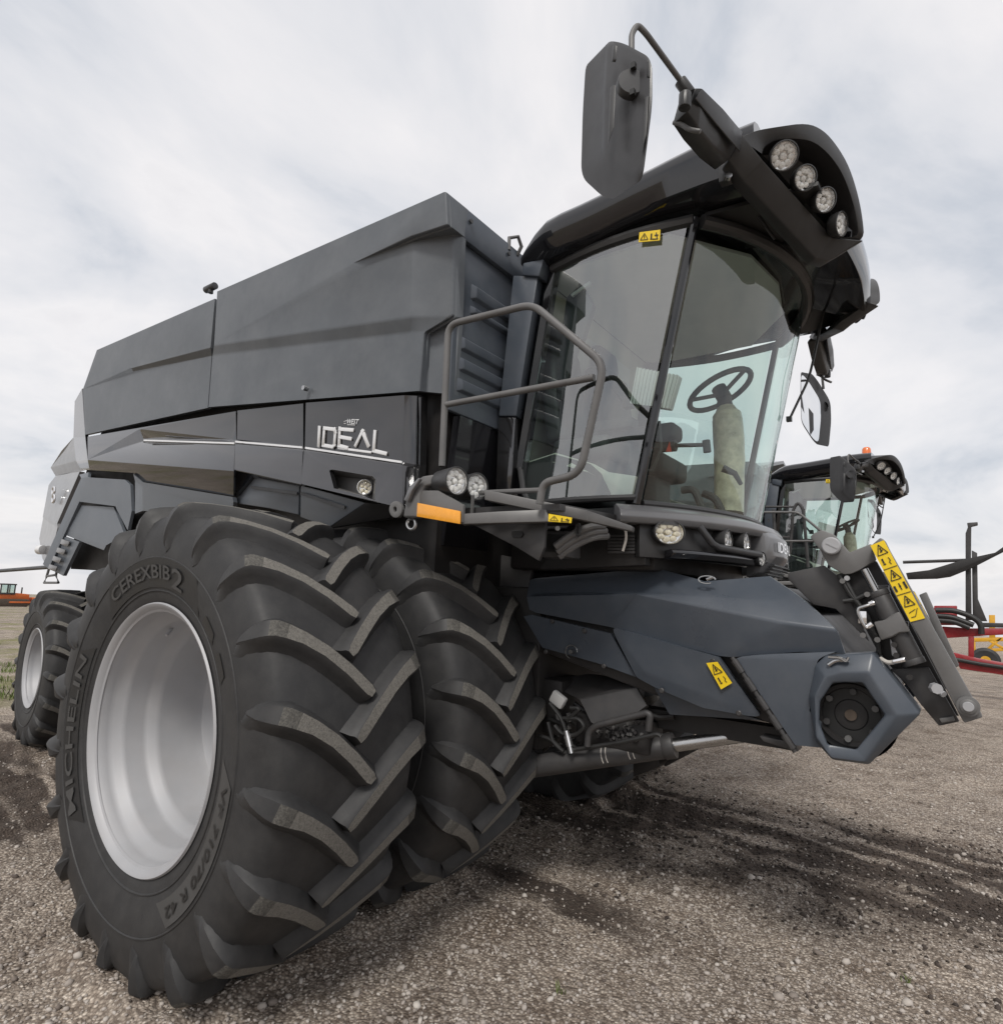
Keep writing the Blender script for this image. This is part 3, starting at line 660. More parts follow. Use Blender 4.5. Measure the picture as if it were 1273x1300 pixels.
# rear flank panel with long recessed slot
fl = PS('R', None, [(345, 400, .985), (1143, 263, .905), (625, 360, .945), (1145, 425, .95), (645, 412, .99), (1118, 415, .96), (640, 430, .945), (1138, 448, .892), (345, 525, .875), (1132, 585, .810), (355, 580, .955), (590, 595, .935), (640, 640, .93), (1130, 720, .88), (645, 425, .92), (1138, 442, .90)])
g = G(); g.add(fl, [[0, 2, 1], [2, 5, 3, 1], [2, 4, 5], [4, 14, 15, 3, 5], [0, 8, 6, 14, 4, 2], [14, 6, 7, 15], [6, 8, 9, 7], [8, 10, 11, 12, 13, 9]])
MG(g, 'flank_panel', 'paint_gloss', bevel=.004, bevang=8, face_to=CAM, thick=(0, .03, 0), sharp=25)
trim('I', (40, 342, .908), (640, 432, .908)); trim('R', (650, 424, .914), (1138, 441, .905)); trim('E', (516, 680, .908), (685, 695, .905))
# chassis fairing under the rear flank panel, light top edge
fl = PS('R', None, [(590, 600, .925), (640, 645, .92), (1125, 725, .87), (1130, 752, .88), (640, 672, .93), (600, 640, .94), (1125, 800, .93), (640, 800, .95), (600, 815, .95)])
g = G(); g.add(fl, [[0, 1, 4, 5], [1, 2, 3, 4], [4, 3, 6, 7], [5, 4, 7, 8]]); MG(g, 'side_fairing', 'panel_grey', bevel=.004, bevang=8, face_to=CAM, thick=(0, .03, 0), sharp=25)
# rear corner: slanted post, upper and lower hood
fl = PS('R', None, [(275, 210, 1.02), (315, 140, .975), (332, 402, .985), (345, 525, .875), (355, 580, .955), (310, 577, .97), (282, 530, .96), (268, 405, 1.05)])
g = G(); g.add(fl, [[0, 1, 2, 7], [7, 2, 3, 6], [6, 3, 4, 5]]); MG(g, 'corner_post', 'paint_gloss', bevel=.005, bevang=8, face_to=CAM, thick=(0, .03, 0))
fl = PS('R', None, [(268, 405, 1.05), (205, 475, 1.12), (145, 568, 1.25), (285, 530, .99), (310, 577, 1.02), (172, 612, 1.28), (150, 575, 1.26)])
g = G(); g.add(fl, [[0, 1, 2, 3], [2, 6, 5, 4, 3]]); MG(g, 'rear_hood', 'paint_silver', bevel=.006, bevang=8, face_to=CAM, thick=(.02, .04, 0))
fl = PS('R', None, [(172, 612, 1.26), (302, 588, 1.0), (180, 868, 1.0), (103, 832, 1.27), (135, 660, 1.30), (105, 838, 1.29), (182, 892, 1.0), (128, 1108, 1.0), (100, 1055, 1.15), (84, 950, 1.27)])
g = G(); g.add(fl, [[0, 4, 3, 2, 1], [3, 5, 6, 2], [5, 9, 8, 7, 6]]); hood = MG(g, 'rear_hood', 'paint_silver', bevel=.006, bevang=8, face_to=CAM, thick=(.02, .04, 0))
g = G(); zs = [2.95, 2.6, 2.35, 2.0, 1.75]
g.prism([V3(-4.35, 1.40, 2.9), V3(-4.80, 1.40, 2.55), V3(-4.95, 1.40, 2.2), V3(-4.6, 1.40, 1.75), V3(-3.8, 1.40, 1.75), V3(-3.8, 1.40, 3.3)], (0, 2.0, 0)); g.obj('rear_wall', 'paint_gloss', CB, bevel=.03)
g = G(); c = P('R', 100, 1010, Y=1.08); g.cyl(c + V3(.03, 0, 0), c - V3(.03, .02, 0), .05, 18); MG(g, 'tail_lamp', 'white_trim', bevel=.004)
# figure 8 badge
g = G()
for dz in (0, 1):
    c = P('R', 165, 735 - 42*dz, Y=1.075); ring = [c + V3(.030*math.cos(a)*1.0, -.006, .040*math.sin(a)) for a in [k*2*math.pi/20 for k in range(20)]]; g.tube(ring, .0115, 8, closed=True)
g.obj('number_badge', 'chrome', CB)
# rear wheel cover of three plates with a slotted strip
fl = PS('R', None, [(103, 1088, .96), (310, 622, .955), (345, 618, .945), (545, 632, .935), (575, 660, .94), (582, 800, .95), (560, 905, .96), (500, 790, .965), (495, 775, .965), (300, 750, .965), (135, 1110, .97), (350, 592, .965), (300, 605, .985)])
g = G(); g.add(fl, [[0, 1, 9, 10], [1, 2, 3, 8, 9], [3, 4, 5, 6, 7, 8], [2, 11, 12, 1]]); MG(g, 'wheel_cover', 'panel_grey', bevel=.006, bevang=8, face_to=CAM, thick=(0, .025, 0))
fl = PS('R', None, [(312, 770, .995), (485, 780, .995), (545, 930, 1.0), (445, 985, .985), (335, 940, .985), (245, 892, .985), (225, 930, .99), (330, 972, .99), (432, 1012, .99)])
g = G(); g.add(fl, [[0, 5, 4, 3, 2, 1], [5, 6, 7, 4], [4, 7, 8, 3]]); MG(g, 'wheel_cover', 'panel_grey', bevel=.005, bevang=8, face_to=CAM, thick=(0, .025, 0))
fl = PS('R', None, [(215, 938, .98), (300, 968, .98), (212, 1150, 1.0), (140, 1112, 1.0)])
g = G(); g.add(fl, [[0, 3, 2, 1]]); st_ = MG(g, 'vent_strip', 'panel_grey', face_to=CAM, thick=(0, .03, 0))
for k in range(4):
    x, y = 232 - 22*k, 968 + 45*k
    q = PS('R', .972, [(x - 20, y - 16), (x + 22, y - 2), (x + 10, y + 26), (x - 30, y + 10)]); g = G(); g.prism(q, (0, -.012, 0)); g.obj('vent_slat', 'paint_silver', st_, bevel=.004)
# front wheel cover: two plates with long grooves
for vs_ in ([(510, 832, .93), (556, 766, .905), (676, 785, .90), (673, 862, .94), (600, 846, .945)], [(679, 787, .90), (842, 832, .885), (750, 894, .95), (678, 868, .945)]):
    q = PS('E', None, vs_); g = G(); g.prism(q, (0, .03, 0)); MG(g, 'wheel_cover', 'panel_grey', bevel=.006)
for a, b in (((556, 796, .902), (672, 812, .90)), ((680, 812, .898), (792, 848, .895))): trim('E', a, b, .018, 'cover_groove', 'black_plastic')
q = PS('E', None, [(842, 832, .885), (905, 838, .90), (905, 870, .98), (750, 896, .96)]); g = G(); g.prism(q, (0, .03, 0)); MG(g, 'wheel_cover', 'black_plastic', bevel=.004)

# chrome model name, drawn stroke by stroke
def strokes(fr, Y, segs, w, name, m, parent=CB, d=.008):
    g = G()
    for a, b in segs:
        pa, pb = P(fr, *a, Y=Y(*a)), P(fr, *b, Y=Y(*b)); t = (pb - pa).normalized(); nrm = V3(0, -1, 0); s = nrm.cross(t).normalized()*(w/2)
        pa = pa - t*w*.5; pb = pb + t*w*.5
        g.prism([pa - s, pb - s, pb + s, pa + s], (0, -d, 0))
    return g.obj(name, m, parent, bevel=.0015, normals=True)
def YI(x, y):                                             # follows the leaning panel
    t0 = 52 - .077*(x - 40); t1 = 335 + .148*(x - 34); return .89 + .06*(y - t0)/(t1 - t0) - .004
LT = dict(I=[((129, 212), (124, 322))],
  D=[((160, 214), (152, 318)), ((160, 214), (222, 222)), ((222, 222), (228, 240)), ((228, 240), (222, 318)), ((222, 318), (210, 330)), ((152, 320), (210, 330))],
  E=[((256, 216), (250, 330)), ((256, 220), (334, 226)), ((256, 268), (322, 280)), ((250, 322), (300, 336))],
  A=[((354, 320), (396, 234)), ((396, 234), (432, 322))],
  L=[((474, 238), (466, 352)), ((466, 354), (540, 372))])
for ch, sg in LT.items(): strokes('I', YI, sg, .022 if ch != 'I' else .024, 'letter_' + ch, 'white_trim')
strokes('I', YI, [((248, 338), (446, 364))], .014, 'letter_swoosh', 'white_trim', d=.006)
def flat_text(txt, fr, Y, tl, tr, bl, name, m, parent=CB, d=.003):
    """print laid on a surface between three photo points"""
    vs, fs, _ = text_mesh(txt); a, b, c = P(fr, *tl, Y=Y), P(fr, *tr, Y=Y), P(fr, *bl, Y=Y); g = G()
    g.add([c + (b - a)*u + (a - c)*v + V3(0, -d, 0) for u, v in vs], fs); return g.obj(name, m, parent, normals=False, face_to=CAM)
flat_text('WEST', 'I', .910, (302, 156), (374, 158), (292, 186), 'dealer_name', 'white_trim')
strokes('I', lambda x, y: .910, [((280, 172), (298, 166)), ((280, 184), (290, 184)), ((300, 192), (346, 194))], .004, 'dealer_name', 'white_trim', d=.003)
# ------------------------------------------------------------------ cab
ZB, ZT = 2.13, 3.57
def xf(z): return 1.92 + (z - 2.13)*.205           # foremost point of the curved windscreen
def xp(z): return 1.575 + (z - 2.13)*.205          # corner post
def xr(z): return .845 + (z - 2.36)*.150           # rear edge of the side window
def front_curve(z, y):
    R = 1.35; d = y - YC; return xf(z) - (R - math.sqrt(R*R - d*d))
def side_curve(z, t):
    """t 0 at the corner post .. 1 at the rear edge"""
    x = xp(z) + (xr(z) - xp(z))*t; return V3(x, 1.50 - .055*math.sin(math.pi*t) + .03*t, z)
NZ = 10
zz = [ZB + (ZT - ZB)*k/NZ for k in range(NZ+1)]
g = G(); ny = 24
yy = [1.53 + (3.27 - 1.53)*k/ny for k in range(ny+1)]
g.add([V3(front_curve(z, y), y, z) for z in zz for y in yy], [[i*(ny+1)+k, i*(ny+1)+k+1, (i+1)*(ny+1)+k+1, (i+1)*(ny+1)+k] for i in range(NZ) for k in range(ny)])
g.obj('windscreen', 'screen_glass', CB, face_to=None, normals=False)
g = G(); nt_ = 12
def zlow(t): return ZB + .03 + (.22*max(0, (t - .8)/.2)**2)
g.add([side_curve(zlow(k/nt_) + (ZT - zlow(k/nt_))*i/NZ, .03 + .95*k/nt_) for i in range(NZ+1) for k in range(nt_+1)], [[i*(nt_+1)+k, i*(nt_+1)+k+1, (i+1)*(nt_+1)+k+1, (i+1)*(nt_+1)+k] for i in range(NZ) for k in range(nt_)])
MG(g, 'side_window', 'cab_glass', normals=False)
# corner posts, rear posts, sill seals
g = G(); g.tube([V3(xp(z) + .005, 1.508, z) for z in zz], .022, 10); MG(g, 'corner_post', 'black_gloss')
g = G()
rp = [side_curve(z, 1.0) for z in [2.16] + zz[1:]]
for i in range(len(rp) - 1):
    a, b = rp[i], rp[i+1]; g.prism([a + V3(-.10, .03, 0), a + V3(.02, -.012, 0), a + V3(.02, .05, 0), a + V3(-.10, .12, 0)], b - a)
MG(g, 'rear_post', 'black_gloss')
path = [side_curve(zlow(t) , t) for t in [k/14 for k in range(15)]]
g = G(); g.tube(path, .018, 8); MG(g, 'window_seal', 'black_plastic')
g = G(); g.tube([side_curve(ZT - .01, t) for t in [k/8 for k in range(9)]], .03, 8); MG(g, 'window_header', 'black_plastic')
g = G(); g.tube([V3(front_curve(ZB, y) , y, ZB) for y in yy], .022, 8); g.obj('windscreen_seal', 'black_plastic', CB)
g = G(); g.tube([V3(front_curve(ZT, y) + .004, y, ZT - .012) for y in yy], .036, 10); g.obj('windscreen_header', 'black_plastic', CB)
g = G(); g.prism([V3(front_curve(ZT, y) + .02, y, ZT + .012) for y in yy] + [V3(2.42, 3.2, ZT + .03), V3(2.46, 2.4, ZT + .03), V3(2.42, 1.6, ZT + .03)], (0, 0, .02)); g.obj('visor_soffit', 'black_print', CB)
# outer slate post between tank and cab, with its cap and glossy foot
q = [P('Q', 448, 372, Y=1.47), P('Q', 556, 378, Y=1.47), P('Q', 462, 985, Y=1.47), P('Q', 385, 985, Y=1.47)]
g = G(); g.prism(q, (-.02, .10, 0)); MG(g, 'cab_pillar', 'paint_slate', bevel=.01)
q = [P('Q', 490, 318, Y=1.45), P('Q', 582, 300, Y=1.45), P('Q', 560, 378, Y=1.45), P('Q', 484, 372, Y=1.45)]
g = G(); g.prism(q, (0, .12, 0)); MG(g, 'pillar_cap', 'paint_slate', bevel=.012)
q = [P('Q', 385, 990, Y=1.475), P('Q', 460, 990, Y=1.475), P('Q', 440, 1310, Y=1.475), P('Q', 372, 1310, Y=1.475)]
g = G(); g.prism(q, (-.02, .10, 0)); MG(g, 'pillar_foot', 'paint_gloss', bevel=.008)
g = G(); g.prism([V3(.62, 1.16, 1.9), V3(.69, 1.16, 2.62), V3(.69, 1.55, 2.62), V3(.62, 1.55, 1.9)], (-.05, 0, 0)); MG(g, 'bulkhead', 'black_gloss')
# cab floor, base and rear wall
g = G()
fl_ = [V3(front_curve(ZB, y) - .02, y, 2.02) for y in yy] + [V3(.75, 3.27, 2.02), V3(.75, 1.53, 2.02)]
g.prism(fl_, (0, 0, .10)); g.obj('cab_floor', 'interior_dark', CB)
g = G(); g.prism([V3(xf(2.0) - .25, 1.6, 1.80), V3(.75, 1.6, 1.80), V3(.75, 3.2, 1.80), V3(xf(2.0) - .25, 3.2, 1.80)], (0, 0, .22)); g.obj('cab_base', 'grime_black', CB, bevel=.02)
g = G(); g.prism([V3(.76, 1.58, 2.12), V3(.90, 1.58, 3.58), V3(.90, 3.22, 3.58), V3(.76, 3.22, 2.12)], (-.04, 0, 0)); g.obj('cab_rear_wall', 'interior_beige', CB)
g = G(); g.prism([V3(.83, 1.9, 2.75), V3(.895, 1.9, 3.42), V3(.895, 2.9, 3.42), V3(.83, 2.9, 2.75)], (.004, 0, 0)); g.obj('rear_window', 'interior_grey', CB)
g = G(); g.prism([V3(.92, 1.58, 3.56), V3(1.72, 1.58, 3.56), V3(2.02, 2.0, 3.56), V3(2.08, 2.4, 3.56), V3(2.02, 2.8, 3.56), V3(1.72, 3.22, 3.56), V3(.92, 3.22, 3.56)], (0, 0, .02)); g.obj('headliner', 'interior_grey', CB)
# dark lower side lining with a beige edge
lo = [side_curve(ZB + .04, t) + V3(0, .05, 0) for t in (.98, .6, .34, .20)]; hi = [side_curve(2.42, .98) + V3(0, .05, 0), side_curve(2.44, .72) + V3(0, .05, 0), side_curve(2.36, .40) + V3(0, .05, 0), side_curve(2.30, .30) + V3(0, .05, 0)]
g = G(); g.prism(lo + hi[::-1], (0, .015, 0)); MG(g, 'side_lining', 'interior_dark')
edge = [side_curve(2.43, .98), side_curve(2.45, .72), side_curve(2.36, .38), side_curve(2.31, .26), side_curve(2.28, .06), side_curve(2.16, .06), side_curve(2.16, .18), side_curve(2.26, .27), side_curve(2.31, .40), side_curve(2.39, .72), side_curve(2.37, .98)]
g = G(); g.prism([q + V3(0, .055, 0) for q in edge], (0, .03, 0)); MG(g, 'lining_edge', 'interior_beige', bevel=.006)
# seats
def seat(x, y, m='interior_dark', s=1.0):
    g = G()
    g.box((x + .1, y, 2.50), (.46*s, .48*s, .14)); g.box((x + .1, y, 2.32), (.3, .3, .3))
    rot = Matrix.Rotation(-.16, 3, 'Y'); g.box((x - .12, y, 2.88), (.13, .46*s, .66), rot); g.box((x - .19, y, 3.30), (.10, .28*s, .18), rot)
    return g.obj('driver_seat' if s == 1 else 'side_seat', m, CB, bevel=.04, seg=3)
seat(1.12, 2.40); seat(1.05, 1.86, s=.8)
g = G(); q = [side_curve(z, t) + V3(0, .11, 0) for z, t in ((3.42, .93), (3.46, .80), (3.30, .66), (3.12, .70), (3.08, .74), (2.78, .80), (2.78, .86), (3.0, .90))]; g.prism(q, (0, .05, 0)); MG(g, 'sun_blind', 'interior_dark', bevel=.012, both=False)
c = side_curve(3.40, .86) + V3(0, .10, 0); g = G(); g.tube([c, c + V3(.12, 0, .05)], .012, 8); g.obj('grab_handle', 'interior_grey', CB)
# steering wheel and wrapped column
cw = P('L', 592, 342, Y=2.40); tl = Vector((-.45, .10, .88)).normalized(); a_ = V3(0, 1, 0); b_ = tl.cross(a_)
g = G(); g.tube([cw + (a_*math.cos(k*2*math.pi/32) + b_*math.sin(k*2*math.pi/32))*.20 for k in range(32)], .017, 10, closed=True)
for an in (.4, 2.2, 4.4): g.tube([cw - tl*.03, cw + (a_*math.cos(an) + b_*math.sin(an))*.2], .013, 8)
g.cyl(cw - tl*.07, cw + tl*.02, .045, 16); g.obj('steering_wheel', 'interior_dark', CB)
g = G(); c0 = cw - tl*.06; ca = P('L', 640, 520, Y=2.38); cb = P('L', 655, 760, Y=2.36); cc = P('L', 650, 1150, Y=2.34)
g.tube([c0, (c0 + ca)/2], [.04, .045], 14); g.obj('column_top', 'interior_dark', CB)
g = G(); g.tube(smoothpath([(c0 + ca)/2, ca, cb, cc], .2, 6), [.052, .07, .082, .085, .084, .086, .088, .088, .09, .09, .088, .088, .09, .088, .086, .084][:16], 16); g.obj('steering_column', 'wrap_plastic', CB)
g = G(); g.tube([P('L', 730, 960, Y=2.2), P('L', 690, 890, Y=2.15), P('L', 610, 855, Y=2.12)], [.012, .016, .022], 8); g.obj('pedal_lever', 'interior_dark', CB)
# armrest console, monitor with ribbed back, lever and emergency hammer
g = G(); g.box((1.30, 2.02, 2.62), (.62, .16, .10)); g.box((1.20, 2.02, 2.45), (.30, .14, .30)); g.obj('armrest_console', 'interior_dark', CB, bevel=.03, seg=3)
g = G(); c = P('L', 190, 720, Y=2.0); g.tube([P('L', 130, 720, Y=2.0), P('L', 300, 705, Y=2.0)], .035, 10); g.tube([P('L', 290, 705, Y=2.0), P('L', 490, 700, Y=2.0)], .012, 8); g.tube([P('L', 500, 672, Y=2.0), P('L', 508, 748, Y=2.0)], .022, 10); g.obj('drive_lever', 'interior_dark', CB)
g = G(); q = PS('L', 1.96, [(235, 745), (258, 680), (268, 745)]); g.prism(q, (0, .01, 0)); g.obj('lever_mark', 'signal_red', CB)
q = [P('M', 590, 618, Y=1.80), P('M', 782, 655, Y=1.80), P('M', 738, 805, Y=1.80), P('M', 560, 780, Y=1.80)]
g = G(); g.prism(q, (0, .05, 0)); mon = g.obj('monitor', 'interior_grey', CB, bevel=.008)
for k in range(12):
    t0 = k/12 + .02; a, b = q[0].lerp(q[1], t0), q[3].lerp(q[2], t0); w = (q[1] - q[0])/34
    g = G(); g.prism([a, a + w, b + w, b], (0, -.008, 0)); g.obj('cooling_rib', 'interior_grey', mon)
g = G(); g.tube([P('M', 690, 860, Y=1.9), P('M', 700, 980, Y=1.9), P('M', 660, 1080, Y=1.9), P('M', 620, 1080, Y=1.9)], .010, 8); g.obj('cable', 'hose_black', CB)
g = G(); g.tube(smoothpath([P('L', 340, 1000, Y=2.1), P('L', 420, 990, Y=2.1), P('L', 480, 1130, Y=2.1)], .05), .022, 10); g.tube(smoothpath([P('L', 480, 1020, Y=2.2), P('L', 560, 1050, Y=2.2), P('L', 610, 1150, Y=2.2)], .05), .022, 10); g.obj('pedal_frame', 'interior_dark', CB)
g = G(); g.tube([P('M', 440, 645, Y=2.0), P('M', 540, 780, Y=2.0)], .014, 8); g.box(P('M', 555, 780, Y=2.0), (.06, .06, .06)); g.box(P('M', 500, 880, Y=1.95), (.24, .10, .06)); g.obj('grip_stick', 'interior_dark', CB, bevel=.006)

# stickers: yellow plate with printed signs
def sticker(corners, parent=CB, cells=1, vertical=True, off=(0, -.004, 0), frame=True):
    """corners top-left, top-right, bottom-right, bottom-left"""
    tl, tr, br, bl = corners; off = Vector(off); g = G(); g.prism([tl, tr, br, bl], off); o = g.obj('warning_sticker', 'yellow_sticker', parent)
    def at_(u, v): return tl*(1-u)*(1-v) + tr*u*(1-v) + br*u*v + bl*(1-u)*v + off*1.5
    def bar(g, a, b, w):
        a, b = at_(*a), at_(*b); t = (b - a).normalized(); s = off.normalized().cross(t)*w/2; g.prism([a - s, b - s, b + s, a + s], off*.3)
    wd = (tr - tl).length; ht = (bl - tl).length; lw = min(wd, ht/cells)*.045
    if vertical:
        for c in range(cells):
            v0, v1 = c/cells, (c+1)/cells; h = v1 - v0; g = G()
            for a, b in (((.5, v0 + .08*h), (.14, v0 + .46*h)), ((.14, v0 + .46*h), (.86, v0 + .46*h)), ((.86, v0 + .46*h), (.5, v0 + .08*h))): bar(g, a, b, lw*1.3)
            bar(g, (.5, v0 + .2*h), (.5, v0 + .38*h), lw*2); bar(g, (.38, v0 + .36*h), (.62, v0 + .30*h), lw*1.3)
            if c % 3 == 0:
                bar(g, (.28, v0 + .60*h), (.28, v0 + .78*h), lw*2.4); bar(g, (.20, v0 + .82*h), (.38, v0 + .82*h), lw*2)
                for k in range(5): a0 = -.9 + k*.5; bar(g, (.62 + .13*math.cos(a0), v0 + .7*h + .10*h*math.sin(a0)), (.62 + .13*math.cos(a0 + .5), v0 + .7*h + .10*h*math.sin(a0 + .5)), lw)
                for k in range(5): a0 = 2.2 + k*.5; bar(g, (.80 + .13*math.cos(a0), v0 + .82*h + .08*h*math.sin(a0)), (.80 + .13*math.cos(a0 + .5), v0 + .82*h + .08*h*math.sin(a0 + .5)), lw)
            elif c % 3 == 1:
                bar(g, (.15, v0 + .88*h), (.15, v0 + .66*h), lw*3.2); bar(g, (.88, v0 + .86*h), (.86, v0 + .60*h), lw*3.2); bar(g, (.45, v0 + .72*h), (.58, v0 + .72*h), lw*2.2); bar(g, (.52, v0 + .6*h), (.52, v0 + .86*h), lw*1.6)
            else:
                bar(g, (.2, v0 + .86*h), (.5, v0 + .86*h), lw); bar(g, (.5, v0 + .86*h), (.86, v0 + .60*h), lw); bar(g, (.2, v0 + .7*h), (.7, v0 + .62*h), lw)
            g.obj('pictogram', 'black_print', o)
            if c: g = G(); bar(g, (.02, v0), (.98, v0), lw); g.obj('divider', 'black_print', o)
    else:
        g = G()
        for a, b in (((.26, .18), (.08, .82)), ((.08, .82), (.45, .82)), ((.45, .82), (.26, .18))): bar(g, a, b, lw*1.2)
        bar(g, (.26, .4), (.27, .7), lw*1.6); bar(g, (.6, .3), (.6, .85), lw*3.2); bar(g, (.75, .5), (.93, .5), lw*2); bar(g, (.82, .25), (.88, .8), lw*2); bar(g, (.55, .82), (.93, .86), lw*1.6)
        g.obj('pictogram', 'black_print', o)
    return o
sticker([P('M', 604, 18, Y=1.44), P('M', 697, 6, Y=1.455), P('M', 694, 54, Y=1.455), P('M', 600, 62, Y=1.44)], vertical=False)

# ------------------------------------------------------------------ cab roof
def roof_section(x):
    k = min(1, max(0, (x - .84)/.30)); kk = math.sin(k*math.pi/2)
    zt_ = 3.70 + .10*kk + .075*min(1, max(0, (x - 1.2)/.8)); yo = 1.46 - .10*kk - .02*min(1, max(0, (x - 1.4)/.5))
    drop = .15 - .03*max(0, min(1, (x - 1.35)/.25)) ; zb = 3.575 + .045*max(0, min(1, (x - 1.30)/.3))
    half = [(1.66, zb + .0), (yo + .10, zb), (yo + .035, zb + .03), (yo + .004, zt_ - .085), (yo, zt_ - .05), (yo + .022, zt_ - .015), (yo + .08, zt_ + .012), (yo + .35, zt_ + .045), (2.0, zt_ + .07)]
    return [V3(x, y, z) for y, z in half] + [V3(x, YC, zt_ + .08)] + [V3(x, 2*YC - y, z) for y, z in half[::-1]]
sx = [.84, .86, .90, .97, 1.06, 1.16, 1.28, 1.40, 1.52, 1.66, 1.80, 1.95, 2.08, 2.20]
secs = [roof_section(x) for x in sx]; ns = len(secs[0]); g = G()
g.add([q for s_ in secs for q in s_], [[i*ns + k, i*ns + k + 1, (i+1)*ns + k + 1, (i+1)*ns + k] for i in range(len(secs)-1) for k in range(ns-1)] + [[(i+1)*ns, (i+1)*ns + ns - 1, i*ns + ns - 1, i*ns] for i in range(len(secs)-1)] + [list(range(ns)), [(len(secs)-1)*ns + k for k in range(ns)][::-1]])
roof = g.obj('cab_roof', 'black_gloss', CB, sharp=50)
# middle of the visor, between the lamp pods
def visor_section(y):
    d = abs(y - YC); k = d/.62
    fx = 2.535 - .05*k*k
    return [V3(2.0, y, 3.60), V3(2.18, y, 3.575), V3(fx - .16, y, 3.50 - .03*k), V3(fx - .03, y, 3.47 - .02*k), V3(fx, y, 3.50), V3(fx + .005, y, 3.60), V3(fx - .02, y, 3.74), V3(fx - .07, y, 3.83), V3(fx - .2, y, 3.905), V3(2.05, y, 3.955), V3(1.9, y, 3.94)]
ys_ = [1.97 + (2.83 - 1.97)*k/16 for k in range(17)]; secs = [visor_section(y) for y in ys_]; ns = len(secs[0]); g = G()
g.add([q for s_ in secs for q in s_], [[i*ns + k, i*ns + (k+1) % ns, (i+1)*ns + (k+1) % ns, (i+1)*ns + k] for i in range(len(secs)-1) for k in range(ns)] + [list(range(ns)), [(len(secs)-1)*ns + k for k in range(ns)][::-1]])
g.obj('visor', 'black_gloss', CB, sharp=45)
# lamp pods: open bowl with a raised brow
rim_ = PS('A', None, [(600, 352, 1.27), (640, 332, 1.31), (700, 322, 1.38), (772, 312, 1.48), (815, 330, 1.58), (850, 370, 1.68), (882, 425, 1.78), (905, 500, 1.89), (916, 560, 1.95), (920, 612, 2.0), (870, 628, 2.0), (828, 652, 2.0)])
opn = PS('A', None, [(658, 392, 1.37), (664, 372, 1.385), (700, 353, 1.42), (770, 354, 1.50), (805, 370, 1.575), (840, 405, 1.66), (868, 450, 1.75), (892, 520, 1.87), (902, 570, 1.93), (905, 602, 1.965), (868, 606, 1.955), (845, 600, 1.94)])
lipb = PS('A', None, [(572, 412, 1.30), (600, 402, 1.31), (655, 412, 1.36), (835, 606, 1.94)])
def chaikin(p, k=2):
    for _ in range(k): p = [p[0]] + [q for a, b in zip(p[:-1], p[1:]) for q in (a.lerp(b, .25), a.lerp(b, .75))] + [p[-1]]
    return p
rim_ = chaikin(rim_); opn = chaikin(opn)
dep = V3(-.10, .10, .03)
opb = [q + dep for q in opn]; n_ = len(rim_); g = G()
g.add(rim_ + opn + opb, [[i, i+1, n_+i+1, n_+i] for i in range(n_-1)] + [[n_+i, n_+i+1, 2*n_+i+1, 2*n_+i] for i in range(n_-1)] + [[n_ - 1 + n_, n_, 2*n_, 2*n_ + n_ - 1]] + [[2*n_ + i for i in range(n_)]])
back = [V3(2.10, min(2.2, q.y + .10), max(3.62, min(3.90, q.z + .035))) for q in rim_]
g.add(rim_ + back, [[i, n_+i, n_+i+1, i+1] for i in range(n_-1)])
pod = MG(g, 'lamp_pod', 'black_plastic', bevel=.006, bevang=25, face_to=None, sharp=35)
# brow under the pod and the mirror arm it grows out of (solid beams)
def beam(top, bot, off, name, m, both=True, bevel=.008, parent=CB):
    g = G(); off = Vector(off); n = len(top); t2 = [q + off for q in top]; b2 = [q + off for q in bot]
    vs_ = top + bot + t2 + b2; fs = []
    for i in range(n-1):
        fs += [[i, i+1, n+i+1, n+i], [2*n+i, 3*n+i, 3*n+i+1, 2*n+i+1], [i, 2*n+i, 2*n+i+1, i+1], [n+i, n+i+1, 3*n+i+1, 3*n+i]]
    fs += [[0, n, 3*n, 2*n], [n-1, 3*n-1, 4*n-1, 2*n-1]]
    g.add(vs_, fs); return MG(g, name, m, both=both, bevel=bevel, parent=parent)
beam(PS('A', None, [(606, 338, 1.25), (662, 408, 1.34), (838, 604, 1.92), (920, 612, 1.99)]), PS('A', None, [(572, 408, 1.26), (610, 462, 1.36), (795, 660, 1.90), (826, 668, 1.97)]), (-.05, .06, .01), 'visor_brow', 'black_plastic')
beam(PS('A', None, [(484, 222, .76), (506, 222, .78), (560, 275, .98), (612, 338, 1.24)]), PS('A', None, [(468, 282, .76), (495, 325, .85), (535, 375, 1.05), (574, 408, 1.25)]), (-.075, .035, 0), 'mirror_arm', 'black_plastic')
# the inside of the arm in a lighter strip
beam(PS('A', None, [(505, 226, .765), (565, 285, .985), (608, 336, 1.215)]), PS('A', None, [(488, 250, .750), (548, 322, .985), (602, 385, 1.225)]), (-.006, .004, 0), 'arm_cover', 'grey_plastic', bevel=.002)
for (x, y, Y, r, ax) in ((714, 397, 1.425, .060, (.50, -.66, -.56)), (767, 454, 1.56, .054, (.66, -.60, -.45)), (818, 510, 1.70, .054, (.70, -.56, -.44)), (858, 572, 1.87, .056, (.93, -.28, -.22))):
    c = P('A', x, y, Y=Y); o = round_lamp(c, ax, r, depth=.05, leds=10)
    for ch in [o] + list(o.children):
        c2 = link(ch.name.split('.')[0], mirror_mesh(ch.data), CB if ch is o else last)
        if ch is o: last = c2
